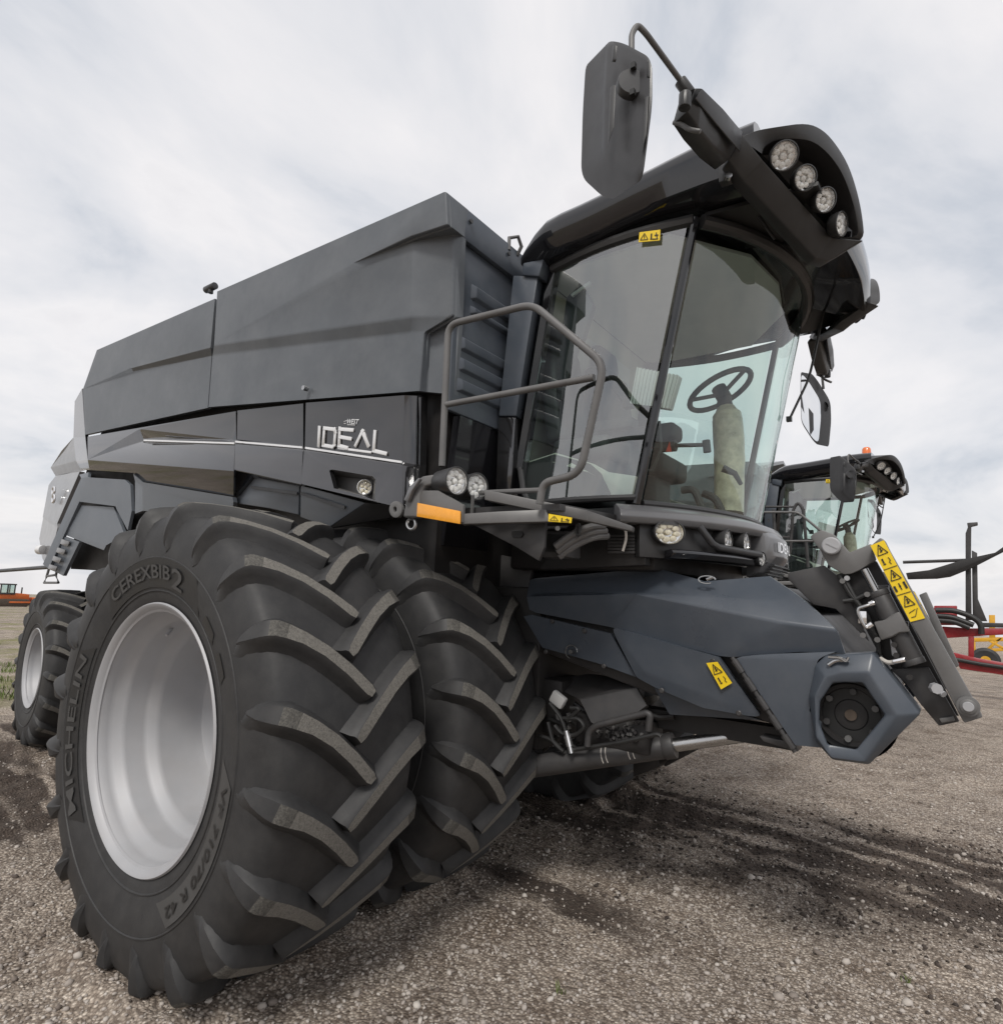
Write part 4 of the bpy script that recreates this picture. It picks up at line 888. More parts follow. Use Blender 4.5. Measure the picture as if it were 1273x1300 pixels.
# mirrors on bent tubes
def mirror_unit():
    Y0 = .42
    front = PS('A', None, [(258, 102, Y0 + .03), (300, 108, Y0 + .01), (378, 150, Y0 - .03), (378, 270, Y0 - .03), (352, 468, Y0 - .01), (312, 468, Y0 + .01), (246, 412, Y0 + .04), (250, 240, Y0 + .035)])
    front = smoothclosed(front, .055, 6)
    cen = sum(front, V3(0, 0, 0))/len(front)
    off = V3(-.10, .035, .0)
    back = [cen + (q - cen)*.99 + off for q in front]; inn = [cen + (q - cen)*.86 + V3(.012, -.016, 0) for q in front]; mid = [cen + (q - cen)*.95 + V3(.008, -.010, 0) for q in front]
    n = len(front); g = G()
    g.add(back + front + mid + inn, [[k*n+i, k*n+(i+1) % n, (k+1)*n+(i+1) % n, (k+1)*n+i] for k in range(3) for i in range(n)] + [[3*n+i for i in range(n)], [i for i in range(n)][::-1]])
    o = MG(g, 'mirror_housing', 'grey_plastic', bevel=0, sharp=30)
    res = [o, MG.last]
    # glass on the rear face
    g = G(); gl = [cen + (q - cen)*.90 + off*1.012 for q in front]; g.prism(gl, off.normalized()*.004); m = g.obj('mirror_glass', 'mirror_glass', o); link('mirror_glass', mirror_mesh(m.data), res[1])
    # pressed fields and joint disc on the front
    dc = P('A', 327, 205, Y=Y0 - .043); ax = V3(.60, -.79, 0).normalized()
    g = G(); g.lathe([(-.03, .050), (-.004, .049), (.0, .046), (.001, 0)], dc, ax, 28); m = g.obj('joint_disc', 'grey_plastic', o, sharp=40); link('joint_disc', mirror_mesh(m.data), res[1])
    for x, y in ((330, 168), (328, 236)):
        g = G(); g.box(P('A', x, y, Y=Y0 - .048), (.016, .016, .020)); m = g.obj('joint_slot', 'black_print', o); link('joint_slot', mirror_mesh(m.data), res[1])
    for pts in ([(276, 120), (286, 122), (284, 160), (274, 158)], [(364, 160), (371, 168), (370, 205), (363, 200)], [(270, 225), (283, 222), (278, 330), (264, 370)], [(356, 255), (366, 250), (360, 350), (350, 390)]):
        q = PS('A', Y0 - .034, pts); g = G(); g.prism(q, (.008, -.010, 0)); m = g.obj('pressed_field', 'black_plastic', o, bevel=.003); link('pressed_field', mirror_mesh(m.data), res[1])
    g = G(); g.tube(smoothpath(PS('A', None, [(325, 140, Y0), (325, 85, Y0 + .01), (340, 62, Y0 + .03), (362, 85, Y0 + .06), (455, 212, .735)]), .035, 4), .0105, 12)
    MG(g, 'mirror_tube', 'frame_grey')
    g = G(); a, b = P('A', 448, 205, Y=.725), P('A', 474, 240, Y=.755); g.cyl(a, b, .024, 16); a, b = P('A', 462, 238, Y=.735), P('A', 460, 276, Y=.735); g.cyl(a, b, .024, 16); MG(g, 'mirror_joint', 'black_plastic', bevel=.005)
    g = G(); g.tube(smoothpath(PS('A', .80, [(432, 312), (452, 316), (470, 330), (500, 335)]), .02), .010, 8); MG(g, 'arm_catch', 'frame_grey', bevel=.003)
_n0 = len(MG.made); mirror_unit()
def turn_far_mirror(deg):
    hs = [o for o in MG.made[_n0:] if o.name.startswith('mirror_housing')][0]
    c = sum((v.co for v in hs.data.vertices), V3(0, 0, 0))/len(hs.data.vertices); R = Matrix.Rotation(math.radians(deg), 3, 'Z')
    hs.rotation_euler = (0, 0, math.radians(deg)); hs.location = -CB.location + c - R @ c
turn_far_mirror(38)
# things under the visor: bracket, wiper, wiring
g = G(); g.tube(smoothpath(PS('A', None, [(500, 565, 1.6), (560, 530, 1.6), (620, 510, 1.6), (690, 610, 1.8)]), .05), .008, 8); g.obj('visor_wire', 'black_plastic', CB)
g = G(); g.box(P('A', 565, 440, Y=1.36), (.05, .05, .11)); g.obj('visor_bracket', 'black_plastic', CB, bevel=.004)
c = P('A', 570, 453, Y=1.33); g = G(); g.cyl(c, c + V3(.01, -.02, 0), .018, 12); g.obj('bracket_bolt', 'steel', CB)
g = G(); g.tube(smoothpath([P('O', 270, 70, Y=2.9), P('O', 160, 590, Y=2.75), P('O', 130, 710, Y=2.7), P('O', 10, 960, Y=2.66)], .05), .008, 8); g.box(P('O', 8, 960, Y=2.66), (.03, .03, .03)); g.obj('wiper_arm', 'black_plastic', CB)
# ------------------------------------------------------------------ side platform, railing, front lamps
RY = .90
g = G()
rail = smoothpath(PS('U', RY, [(561, 592), (569, 412), (676, 386), (767, 462), (736, 602), (689, 613), (685, 640)]), .07, 6)
g.tube(rail, .0175, 14); g.obj('handrail', 'frame_grey', CB)
g = G(); g.tube(PS('U', RY, [(564, 514), (754, 479)]), .0155, 12); g.obj('middle_rail', 'frame_grey', CB)
g = G(); g.tube([P('U', 560, 628, Y=1.0), P('U', 690, 622, Y=1.0)], .013, 10); g.obj('foot_rail', 'frame_grey', CB)
beam(PS('C', None, [(330, 150, .86), (650, 215, 1.06), (790, 264, 1.28)]), PS('C', None, [(330, 182, .86), (650, 248, 1.06), (788, 280, 1.28)]), (-.02, .07, 0), 'toe_board', 'frame_grey', both=False, bevel=.004)
beam(PS('C', None, [(256, 226, .79), (380, 218, .86), (520, 212, .95)]), PS('C', None, [(256, 258, .79), (380, 254, .86), (535, 250, .95)]), (-.02, .05, 0), 'platform_edge', 'frame_grey', both=False, bevel=.004)
g = G(); g.prism([V3(.66, .92, 2.03), V3(1.45, .98, 2.03), V3(1.55, 1.5, 2.03), V3(.66, 1.5, 2.03)], (0, 0, .03)); g.obj('platform_deck', 'frame_dark', CB)
q = PS('I', None, [(640, 768, .765), (662, 640, .765), (700, 560, .77), (760, 510, .775), (835, 498, .79), (835, 560, .79), (770, 575, .78), (745, 640, .775), (738, 768, .77)])
g = G(); g.prism(q, (0, .05, 0)); g.obj('lamp_bracket', 'frame_grey', CB, bevel=.012, seg=3)
q = PS('I', .745, [(648, 660), (682, 575), (740, 520), (748, 528), (700, 600), (672, 672)]); g = G(); g.prism(q, (0, .022, 0)); g.obj('bracket_face', 'paint_silver', CB, bevel=.004)
q = PS('I', .785, [(738, 640), (760, 600), (860, 600), (1000, 680), (1016, 690), (1014, 800), (738, 766)]); g = G(); g.prism(q, (0, .02, 0)); g.obj('bracket_plate', 'frame_grey', CB, bevel=.004)
q = PS('I', .777, [(740, 678), (1005, 730), (1004, 810), (735, 764)]); g = G(); g.prism(q, (0, -.008, 0)); g.obj('orange_reflector', 'orange_reflector', CB, bevel=.002)
ring = [P('I', 597 + 40*math.cos(a), 718 + 52*math.sin(a), Y=.78) for a in [k*2*math.pi/16 for k in range(16)]]
hole = [P('I', 593 + 11*math.cos(a), 718 + 18*math.sin(a), Y=.78) for a in [k*2*math.pi/16 for k in range(16)]]
g = G(); off = V3(0, .02, 0); n_ = 16
g.add(ring + hole + [q + off for q in ring] + [q + off for q in hole], [[i, (i+1) % n_, n_ + (i+1) % n_, n_ + i] for i in range(n_)] + [[2*n_ + i, 2*n_ + (i+1) % n_, 3*n_ + (i+1) % n_, 3*n_ + i][::-1] for i in range(n_)] + [[i, 2*n_ + i, 2*n_ + (i+1) % n_, (i+1) % n_] for i in range(n_)] + [[n_ + i, n_ + (i+1) % n_, 3*n_ + (i+1) % n_, 3*n_ + i] for i in range(n_)])
g.obj('hitch_eye', 'frame_grey', CB, bevel=.002)
g = G(); g.tube([P('I', 697 + 26*math.cos(a), 810 + 34*math.sin(a), Y=.80) for a in [k*2*math.pi/18 for k in range(18)]], .008, 8, closed=True); g.obj('shackle_ring', 'steel', CB)
round_lamp(P('I', 975, 542, Y=.82), (.98, -.20, -.03), .064, depth=.15, leds=10)
round_lamp(P('I', 1102, 577, Y=.97), (.98, -.20, -.03), .064, depth=.15, leds=10)
g = G(); g.box(P('I', 1075, 695, Y=.92), (.012, .012, .10)); g.box(P('I', 870, 640, Y=.84), (.05, .05, .04)); g.obj('lamp_post', 'frame_grey', CB)
sticker([P('C', 531, 226, Y=.93), P('C', 603, 238, Y=.96), P('C', 600, 255, Y=.96), P('C', 530, 250, Y=.93)], vertical=False)
# black plates, pipe and boxes under the platform
q = PS('C', 1.0, [(300, 262), (520, 252), (515, 330), (498, 372), (430, 330)]); g = G(); g.prism(q, (0, .02, 0)); g.obj('support_plate', 'frame_dark', CB, bevel=.003)
q = PS('C', .995, [(416, 284), (422, 280), (446, 280), (452, 288), (446, 300), (420, 300)]); g = G(); g.prism(q, (0, -.006, 0)); g.obj('plate_slot', 'black_print', CB)
for x, y in ((517, 274), (555, 272)): c = P('C', x, y, Y=1.03); g = G(); g.cyl(c, c + V3(.012, -.012, 0), .011, 8); g.obj('plate_bolt', 'frame_grey', CB)
g = G(); g.tube(smoothpath(PS('C', None, [(550, 330, 1.12), (600, 292, 1.14), (650, 266, 1.2), (700, 262, 1.3)]), .06), [.030]*13 + [.03]*10, 14); g.obj('exhaust_pipe', 'frame_grey', CB) if False else None
g = G(); pth = smoothpath(PS('C', None, [(550, 328, 1.12), (600, 290, 1.14), (655, 266, 1.2), (700, 264, 1.3)]), .06)
for k in range(3): g.tube([q + V3(0, .02*k, -.022*k) for q in pth], .018, 10)
g.obj('hose_bundle', 'frame_grey', CB)
g = G(); g.tube([P('C', 622 + 6*math.cos(a), 276 + 17*math.sin(a), Y=1.12) for a in [k*2*math.pi/12 for k in range(12)]], .008, 6, closed=True); g.obj('hose_clip', 'black_plastic', CB)
g = G(); c0 = PS('C', 1.16, [(508, 278), (592, 278), (592, 362), (508, 362)]); g.prism(c0, (0, .12, 0)); g.obj('valve_box', 'frame_dark', CB, bevel=.01)
q = PS('C', 1.158, [(520, 290), (580, 290), (580, 345), (520, 345)]); g = G(); g.prism(q, (0, -.004, 0)); g.obj('box_recess', 'black_print', CB)
# dark works behind: grille panel, cab underside
g = G(); g.prism([P('C', 590, 262, Y=1.5), P('C', 830, 262, Y=1.5), P('C', 830, 385, Y=1.5), P('C', 500, 400, Y=1.5)], (0, .06, 0)); g.obj('under_panel', 'grime_black', CB, bevel=.004)
for k in range(6):
    a, b = P('C', 716, 292 + 10*k, Y=1.49), P('C', 800, 292 + 10*k, Y=1.49); g = G(); g.prism([a, b, b + V3(0, 0, -.012), a + V3(0, 0, -.012)], (0, -.012, 0)); g.obj('grille_slat', 'frame_dark', CB)
g = G(); g.tube(smoothpath([P('C', 766, 262, Y=1.45), P('C', 772, 300, Y=1.45), P('C', 760, 342, Y=1.45)], .04), .007, 6); g.obj('dangling_wire', 'pale_hose', CB)
# large dark splash plate behind the dual wheel
g = G(); g.prism(PS('C', 1.72, [(200, 318), (482, 374), (444, 572), (440, 700), (240, 700)]), (0, .03, 0)); MG(g, 'splash_plate', 'frame_dark', bevel=.003)

# ------------------------------------------------------------------ bumper with lamps below the windscreen
def bump_pt(s, out, z):
    """s: lateral position, out: distance in front of the glass foot"""
    y = YC + s; R = 1.35; x0 = 1.92 - (R - math.sqrt(R*R - s*s)); nx, ny_ = math.sqrt(R*R - s*s)/R, s/R
    return V3(x0 + nx*out, y + ny_*out, z)
def sweep(prof, s0, s1, n, name, m, bevel=.006, parent=CB):
    g = G(); k = len(prof(s0)); V_ = []
    for i in range(n+1):
        s = s0 + (s1 - s0)*i/n; V_ += [bump_pt(s, o, z) for o, z in prof(s)]
    g.add(V_, [[i*k + j, i*k + (j+1) % k, (i+1)*k + (j+1) % k, (i+1)*k + j] for i in range(n) for j in range(k)] + [list(range(k)), [n*k + j for j in range(k)][::-1]])
    return g.obj(name, m, parent, bevel=bevel, bevang=30, sharp=35)
def prof_top(s):
    k = abs(s)/.95; return [(.0, 2.115), (.03, 2.12), (.115 - .02*k, 2.085), (.135 - .02*k, 2.055 - .005*k), (.12 - .02*k, 2.02), (.0, 2.02)]
sweep(prof_top, -.98, .98, 30, 'bumper_top', 'paint_silver')
def prof_mid(s): return [(.0, 2.03), (.055, 2.02), (.06, 1.86), (.0, 1.86)]
sweep(prof_mid, -.90, .90, 26, 'bumper_back', 'black_plastic', bevel=.004)
def prof_low(s):
    k = abs(s)/.8; return [(.02, 1.895), (.12, 1.905), (.135, 1.885), (.11, 1.86), (.02, 1.855)]
sweep(prof_low, -.80, -.17, 14, 'bumper_bar', 'black_gloss'); sweep(prof_low, .17, .80, 14, 'bumper_bar', 'black_gloss')
def prof_nose(s):
    k = (abs(s)/.22)**2; return [(.03, 2.075), (.11, 2.075), (.165 - .03*k, 2.02), (.17 - .03*k, 1.92), (.12 - .02*k, 1.83), (.03, 1.80)]
nose = sweep(prof_nose, -.22, .22, 10, 'bumper_nose', 'paint_silver')
g = G()
for k in range(4):
    z = 1.875 - .016*k; a, b = bump_pt(-.17, .150 - .012*k, z), bump_pt(.17, .150 - .012*k, z); g.prism([a, b, b + V3(0, 0, -.008), a + V3(0, 0, -.008)], (.012, 0, 0))
g.obj('nose_slots', 'black_print', nose)
vs_, fs_, _ = text_mesh('IDEAL'); g = G(); g.add([bump_pt(.13 - .26*(1-u), .170, 1.945 + .055*v) for u, v in vs_], fs_)
g.obj('nose_lettering', 'chrome', nose, normals=False, face_to=V3(8, YC, 2))
for s in (-.50, -.36, .36, .50):
    c = bump_pt(s, .105, 1.975); d = V3(1, .2*s, -.05); round_lamp(c, d, .052, name='head_lamp', depth=.07, leds=4)
for sg in (-1, 1):
    c = bump_pt(sg*.80, .10, 1.985); ax = Vector((.75, -.62 if sg < 0 else .62, -.05)); round_lamp(c, ax, .058, depth=.07, leds=9, led='lamp_amberish', oval=((ax.cross(V3(0, 0, 1))), 1.35))
    c = bump_pt(sg*.275, .14, 1.895); round_lamp(c, V3(1, .25*sg, -.05), .038, depth=.06, leds=7)
    q = [bump_pt(sg*.66, .10, 2.03), bump_pt(sg*.60, .115, 1.945), bump_pt(sg*.57, .12, 1.93), bump_pt(sg*.28, .14, 1.915)]
    g = G(); g.tube(q, .020, 6); g.obj('bumper_strut', 'grey_plastic', CB, bevel=.004)

# ------------------------------------------------------------------ feeder house
FY = 1.60
g = G()
g.prism([V3(.75, FY + .10, 1.62), V3(1.62, FY + .10, 1.70), V3(2.34, FY + .10, 1.62), V3(2.62, FY + .10, 1.30), V3(2.52, FY + .10, 1.09), V3(1.6, FY + .10, 1.18), V3(.75, FY + .10, 1.38)], (0, 1.40, 0))
g.prism([V3(.85, 1.72, 1.66), V3(1.62, 1.72, 1.755), V3(2.22, 1.72, 1.74), V3(2.36, 1.72, 1.66)], (0, 1.36, 0))
g.obj('feeder_housing', 'frame_dark', CB, bevel=.015)
# upper skin, folded
vs_ = [(472, 428, 1.68), (860, 394, 1.70), (972, 424, 1.70), (1012, 436, 1.70), (1215, 420, 1.70),       # 0-4 top
       (468, 482, 1.575), (848, 470, 1.58), (940, 473, 1.61), (500, 474, 1.625), (852, 408, 1.70), (495, 434, 1.68),  # 5-10
       (812, 478, 1.560), (1273, 566, 1.545), (1425, 588, 1.555), (1330, 500, 1.64), (1290, 470, 1.68),  # 11-15
       (470, 524, 1.60), (492, 534, 1.605), (722, 578, 1.605), (1058, 668, 1.60), (1100, 672, 1.595), (1310, 655, 1.59), (1450, 660, 1.60)]  # 16-22
shell('C', 'feeder_panel', vs_, [[0, 10, 8, 5], [0, 1, 9, 10], [1, 2, 7, 9], [10, 9, 7, 8], [8, 7, 6, 5], [7, 2, 3, 4, 15, 14, 12, 11, 6], [14, 13, 12], [5, 6, 11, 18, 17, 16], [11, 12, 19, 18], [12, 13, 22, 21, 20, 19]], 'paint_slate', CB, bevel=.014)
shell('C', 'feeder_panel', [(452, 545, 1.61), (478, 540, 1.61), (722, 598, 1.60), (802, 734, 1.63), (680, 690, 1.63), (510, 642, 1.63)], [[0, 5, 4, 3, 2, 1]], 'paint_slate', CB)
shell('C', 'feeder_panel', [(722, 578, 1.575), (1056, 672, 1.57), (1195, 862, 1.60), (1010, 830, 1.605), (860, 766, 1.61), (802, 734, 1.61), (830, 720, 1.59), (1040, 800, 1.59)], [[0, 6, 7, 2, 1], [0, 5, 6], [6, 5, 4, 3, 7], [7, 3, 2]], 'paint_slate', CB)
shell('C', 'feeder_panel', [(858, 768, 1.64), (1190, 868, 1.64), (1100, 862, 1.68), (905, 850, 1.68)], [[0, 3, 2, 1]], 'paint_slate', CB)
g = G(); c = P('C', 600, 655, Y=1.59); g.tube([c + V3(.035*math.cos(a), 0, .035*math.sin(a)) for a in [k*2*math.pi/18 for k in range(14)]], .004, 6); g.cyl(c + V3(0, .02, 0), c + V3(0, -.01, 0), .012, 10); g.obj('lock_pin', 'steel', CB)
g = G(); c = P('J', 935, 385, Y=1.62); g.tube([c + V3(.04*math.cos(a), .0, .018*math.sin(a)) for a in [k*2*math.pi/18 for k in range(16)]], .004, 6); g.cyl(c, c + V3(.03, 0, .012), .008, 8); g.obj('lock_pin', 'steel', CB)
q = [P('C', 1020, 690, Y=1.565), P('C', 1054, 686, Y=1.565), P('C', 1100, 752, Y=1.572), P('C', 1066, 772, Y=1.572)]
sticker([q[0], q[1], q[2], q[3]], cells=1)
# hatch with hinge rod
shell('D', 'hatch_door', [(158, 842, 1.56), (490, 852, 1.555), (478, 910, 1.55), (520, 948, 1.535), (470, 1000, 1.54), (455, 1060, 1.54), (500, 1110, 1.54), (500, 1205, 1.56), (400, 1195, 1.57), (560, 828, 1.565)], [[0, 8, 7, 6, 5, 4, 3, 2, 1], [0, 1, 9]], 'paint_slate', CB)
g = G(); g.tube([P('D', 152, 850, Y=1.555), P('D', 400, 1222, Y=1.575)], .010, 10); MG(g, 'hinge_rod', 'frame_dark')
for t in (.1, .3, .5, .7, .9):
    a = P('D', 152, 850, Y=1.552).lerp(P('D', 400, 1222, Y=1.572), t); d = (P('D', 400, 1222, Y=1.57) - P('D', 152, 850, Y=1.555)).normalized(); g = G(); g.cyl(a - d*.03, a + d*.03, .015, 10); g.obj('hinge_knuckle', 'frame_dark', CB)
# drive shroud with six-sided mouth
def DP(x, y, Y): return P('D', x, y, Y=Y)
mouth = [(592, 948), (665, 950), (752, 1076), (640, 1212), (528, 1192), (494, 1105), (498, 1022), (548, 950)]
lip = [(580, 908), (690, 908), (800, 1078), (672, 1262), (540, 1245), (480, 1160), (476, 1000), (520, 925)]
out = [(520, 842), (705, 832), (892, 1072), (690, 1272), (545, 1252), (478, 1180), (452, 1010), (478, 880)]
back = [(500, 836), (700, 826), (905, 1085), (720, 1280), (520, 1240), (440, 1180), (430, 1010), (470, 860)]
ring = [[DP(x, y, 1.62) for x, y in mouth], [DP(x, y, 1.50) for x, y in mouth], [DP(x, y, 1.49) for x, y in lip], [DP(x, y, 1.53) for x, y in out], [DP(x, y, 1.62) for x, y in back]]
# keep the rear edge of the skirt level with the housing
ring[4] = [ring[3][i] + V3(0, .16, 0) for i in range(8)]
n_ = 8; g = G(); g.add([q for r_ in ring for q in r_], [[k*n_+i, k*n_+(i+1) % n_, (k+1)*n_+(i+1) % n_, (k+1)*n_+i] for k in range(4) for i in range(n_)])
MG(g, 'drive_shroud', 'paint_slate', bevel=.007, bevang=12, face_to=None, sharp=35)
c = DP(620, 1075, 1.62)
g = G(); g.lathe([(0, 0), (0, .15), (-.02, .16), (.03, .17)], c, (0, -1, 0), 40); disc = g.obj('drive_disc', 'black_print', CB, sharp=30)
g = G(); g.lathe([(.001, .128), (.012, .124), (.012, .108), (.001, .104)], c, (0, -1, 0), 40); g.obj('disc_ring', 'grime_black', disc, sharp=30)
g = G(); g.lathe([(.001, .062), (.005, .058), (.007, .04), (.007, 0)], c, (0, -1, 0), 30); g.obj('disc_hub', 'grime_black', disc, sharp=30)
g = G(); g.cyl(c, c + V3(0, -.016, 0), .022, 18); g.obj('shaft_end', 'track_mud', disc)
for k in range(6):
    a = k*math.pi/3 + .4; q = c + V3(.095*math.cos(a), -.004, .095*math.sin(a)); g = G(); g.cyl(q, q + V3(0, -.02, 0), .013, 8); g.obj('disc_bolt', 'frame_grey' if k % 2 == 0 else 'frame_dark', disc)
g = G(); g.tube(smoothpath(PS('D', 1.50, [(530, 880), (560, 860), (610, 862)]), .02), .008, 8); g.tube(smoothpath(PS('D', 1.49, [(530, 848), (575, 850), (600, 868), (610, 850)]), .015), .006, 6); g.obj('latch_strap', 'steel', CB)

# ------------------------------------------------------------------ face frame at the front of the feeder house
KY = 1.58
def KP(x, y, Y=KY): return P('K', x, y, Y=Y)
q = [KP(488, 152), KP(545, 103), KP(572, 122), KP(600, 180), KP(1128, 1120), KP(1150, 1165), KP(1040, 1200), KP(1010, 1150), KP(800, 740), KP(722, 604)]
g = G(); g.prism(q, (0, .05, 0)); g.obj('face_frame_bar', 'frame_grey', CB, bevel=.006)
q = [P('K', x, y, Y=3.17) for x, y in ((772, 442), (816, 424), (965, 760), (1010, 860), (975, 880), (930, 790))]; g = G(); g.prism(q, (0, .05, 0)); g.obj('face_frame_bar', 'frame_grey', CB, bevel=.006)
sticker([KP(486, 152, KY - .001), KP(566, 120, KY - .001), KP(808, 580, KY - .001), KP(722, 602, KY - .001)], cells=3)
q = [KP(130, 100, 1.63), KP(152, 78, 1.63), KP(200, 60, 1.63), KP(272, 86, 1.63), KP(362, 192, 1.63), KP(490, 140, 1.63), KP(520, 235, 1.63), KP(420, 298, 1.63), KP(372, 318, 1.63), KP(330, 322, 1.63), KP(240, 270, 1.63), KP(190, 180, 1.63)]
g = G(); g.prism(q, (0, .03, 0)); MG(g, 'hook_plate', 'frame_grey', bevel=.005)
c = KP(258, 155, 1.628); g = G(); g.lathe([(0, .037), (.02, .037), (.024, .032), (.024, 0)], c, (0, -1, 0), 28); g.box(c + V3(.004, -.025, 0), (.05, .004, .006), Matrix.Rotation(.5, 3, 'Y')); MG(g, 'hook_pin', 'rim_silver', sharp=35)
q = [KP(0, 312, 1.70), KP(212, 268, 1.70), KP(300, 335, 1.70), KP(350, 430, 1.70), KP(480, 720, 1.70), KP(280, 525, 1.70), KP(150, 500, 1.70), KP(0, 350, 1.70)]
g = G(); g.prism(q, (0, .02, 0)); MG(g, 'side_gusset', 'frame_dark', bevel=.004)
q = [KP(300, 320, 1.68), KP(520, 240, 1.68), KP(740, 640, 1.68), KP(1010, 1160, 1.68), KP(780, 1080, 1.68), KP(520, 760, 1.68), KP(380, 500, 1.68)]
g = G(); g.prism(q, (0, .03, 0)); MG(g, 'frame_web', 'grime_black', bevel=.004)
q = [KP(600, 880, 1.66), KP(830, 870, 1.66), KP(1012, 1190, 1.66), KP(890, 1216, 1.66), KP(780, 1085, 1.66), KP(690, 960, 1.66)]
g = G(); g.prism(q, (0, .02, 0)); MG(g, 'lower_gusset', 'frame_dark', bevel=.004)
q = [KP(890, 1172, 1.645), KP(975, 1160, 1.645), KP(985, 1185, 1.645), KP(905, 1198, 1.645)]; g = G(); g.prism(q, (0, .02, 0)); MG(g, 'gusset_tab', 'frame_grey', bevel=.003)
a, b = KP(450, 292, 1.62), KP(520, 425, 1.62); g = G(); g.cyl(a, b, .016, 14); MG(g, 'cylinder_rod', 'steel')
a, b = KP(528, 425, 1.62), KP(745, 848, 1.62); g = G(); d = (b - a).normalized(); g.cyl(a, b, .040, 20); g.cyl(a - d*.004, a + d*.02, .043, 20); g.cyl(b - d*.02, b + d*.004, .042, 20); MG(g, 'tilt_cylinder', 'frame_dark', bevel=.003)
q = [KP(505, 602, 1.575), KP(570, 590, 1.57), KP(610, 560, 1.565), KP(655, 540, 1.565), KP(722, 660, 1.565), KP(660, 668, 1.565), KP(620, 690, 1.57), KP(548, 712, 1.575)]
g = G(); g.prism(q, (0, .025, 0)); MG(g, 'cylinder_clamp', 'frame_grey', bevel=.006)
q = [KP(598, 700, 1.60), KP(640, 700, 1.60), KP(665, 790, 1.60), KP(640, 818, 1.60), KP(612, 800, 1.60)]; g = G(); g.prism(q, (0, .02, 0)); g.obj('link_plate', 'rim_silver', CB, bevel=.005)
for x, y, m in ((640, 798, 'grime_black'), (628, 735, 'grime_black'), (470, 440, 'frame_grey'), (325, 362, 'frame_grey'), (352, 345, 'steel'), (446, 680, 'frame_grey'), (530, 706, 'frame_grey'), (718, 926, 'grime_black')):
    c = KP(x, y, 1.60 if x > 400 else 1.66); g = G(); g.cyl(c, c + V3(0, -.022, 0), .011, 10); g.obj('frame_bolt', m, CB)
g = G(); g.tube(smoothpath([KP(505, 490, 1.585), KP(465, 505, 1.57), KP(415, 520, 1.57), KP(412, 545, 1.57), KP(440, 610, 1.57), KP(460, 640, 1.575), KP(495, 615, 1.58)], .02), .0075, 8); g.obj('hydraulic_pipe', 'steel', CB)
c = KP(440, 575, 1.58); g = G(); g.box(c, (.03, .02, .05)); g.cyl(KP(478, 498, 1.58), KP(510, 487, 1.58), .012, 8); g.cyl(KP(470, 632, 1.58), KP(498, 612, 1.58), .012, 8); g.cyl(KP(620, 838, 1.585), KP(690, 822, 1.585), .011, 8); g.obj('pipe_fitting', 'chrome', CB, bevel=.002)
g = G(); g.tube(smoothpath([KP(545, 818, 1.62), KP(590, 845, 1.60), KP(640, 835, 1.59)], .03), .009, 8); g.obj('hydraulic_hose', 'pale_hose', CB)
g = G()
for pts in ([(300, 320), (360, 430), (470, 560), (520, 700)], [(325, 480), (400, 470), (460, 440)], [(340, 360), (400, 470), (430, 520)], [(490, 640), (530, 700), (540, 800)]):
    g.tube(smoothpath([KP(x, y, 1.655) for x, y in pts], .03), .010, 8)
g.obj('hose_bundle', 'hose_black', CB)
c = KP(1062, 1098, KY - .002); g = G(); g.lathe([(0, .036), (.012, .036), (.014, .026), (.02, .026), (.024, .018), (.024, 0)], c, (0, -1, 0), 24); g.obj('frame_bush', 'frame_grey', CB, sharp=30)
g = G(); g.lathe([(.0245, .018), (.027, .016), (.027, 0)], c, (0, -1, 0), 20); g.obj('bush_pin', 'rim_silver', CB, sharp=30)
c = KP(862, 990, 1.60); g = G(); g.cyl(c, c + V3(.01, -.03, 0), .02, 8); g.cyl(c + V3(0, .01, 0), c + V3(.03, -.02, -.02), .012, 8); g.obj('frame_bolt', 'rim_silver', CB)
# cross members tying the two face frame bars
for (x, y), w in (((760, 640), .05), ((640, 420), .05)):
    c = KP(x, y, KY) + V3(-.05, 0, 0); g = G(); g.prism([c + V3(-.03, .05, -w/2), c + V3(.02, .05, -w/2), c + V3(.02, .05, w/2), c + V3(-.03, .05, w/2)], (0, 1.54, 0)); g.obj('cross_member', 'frame_dark', CB, bevel=.004)

# ------------------------------------------------------------------ works below the feeder house
a, b, c_ = P('N', 30, 690, Y=1.66), P('N', 795, 575, Y=1.78), P('N', 1273, 505, Y=1.86)
d = (b - a).normalized(); g = G(); g.cyl(a - d*.5, b, .058, 24); g.cyl(b - d*.05, b + d*.006, .063, 24); MG(g, 'lift_cylinder', 'frame_dark', bevel=.004)
g = G(); g.cyl(b, c_ + (c_ - b)*.25, .034, 20); MG(g, 'lift_rod', 'steel')
for x in (425, 450, 575, 600):
    c = a.lerp(b, (x - 30)/765); g = G(); g.tube([c + Vector((d.cross(V3(0, 1, 0)))).normalized()*.0585*math.cos(t) + V3(0, -1, 0)*.0585*math.sin(t) for t in [.6 + k*.25 for k in range(7)]], .0025, 5); g.obj('paint_mark', 'pale_hose', CB)
q = [P('N', 255, 310, Y=1.66), P('N', 580, 240, Y=1.70), P('N', 640, 345, Y=1.70), P('N', 590, 380, Y=1.68), P('N', 335, 450, Y=1.64), P('N', 318, 440, Y=1.64)]
q2 = [P('N', 60, 215, Y=1.80), P('N', 300, 160, Y=1.9), P('N', 560, 190, Y=1.9), P('N', 580, 240, Y=1.70), P('N', 255, 310, Y=1.66)]
g = G(); g.add(q + q2, [[0, 5, 4, 3, 2, 1], [6, 10, 9, 8, 7]]); g.obj('gearbox_cover', 'frame_dark', CB, bevel=.008, bevang=8, face_to=CAM, thick=(0, .03, -.01))
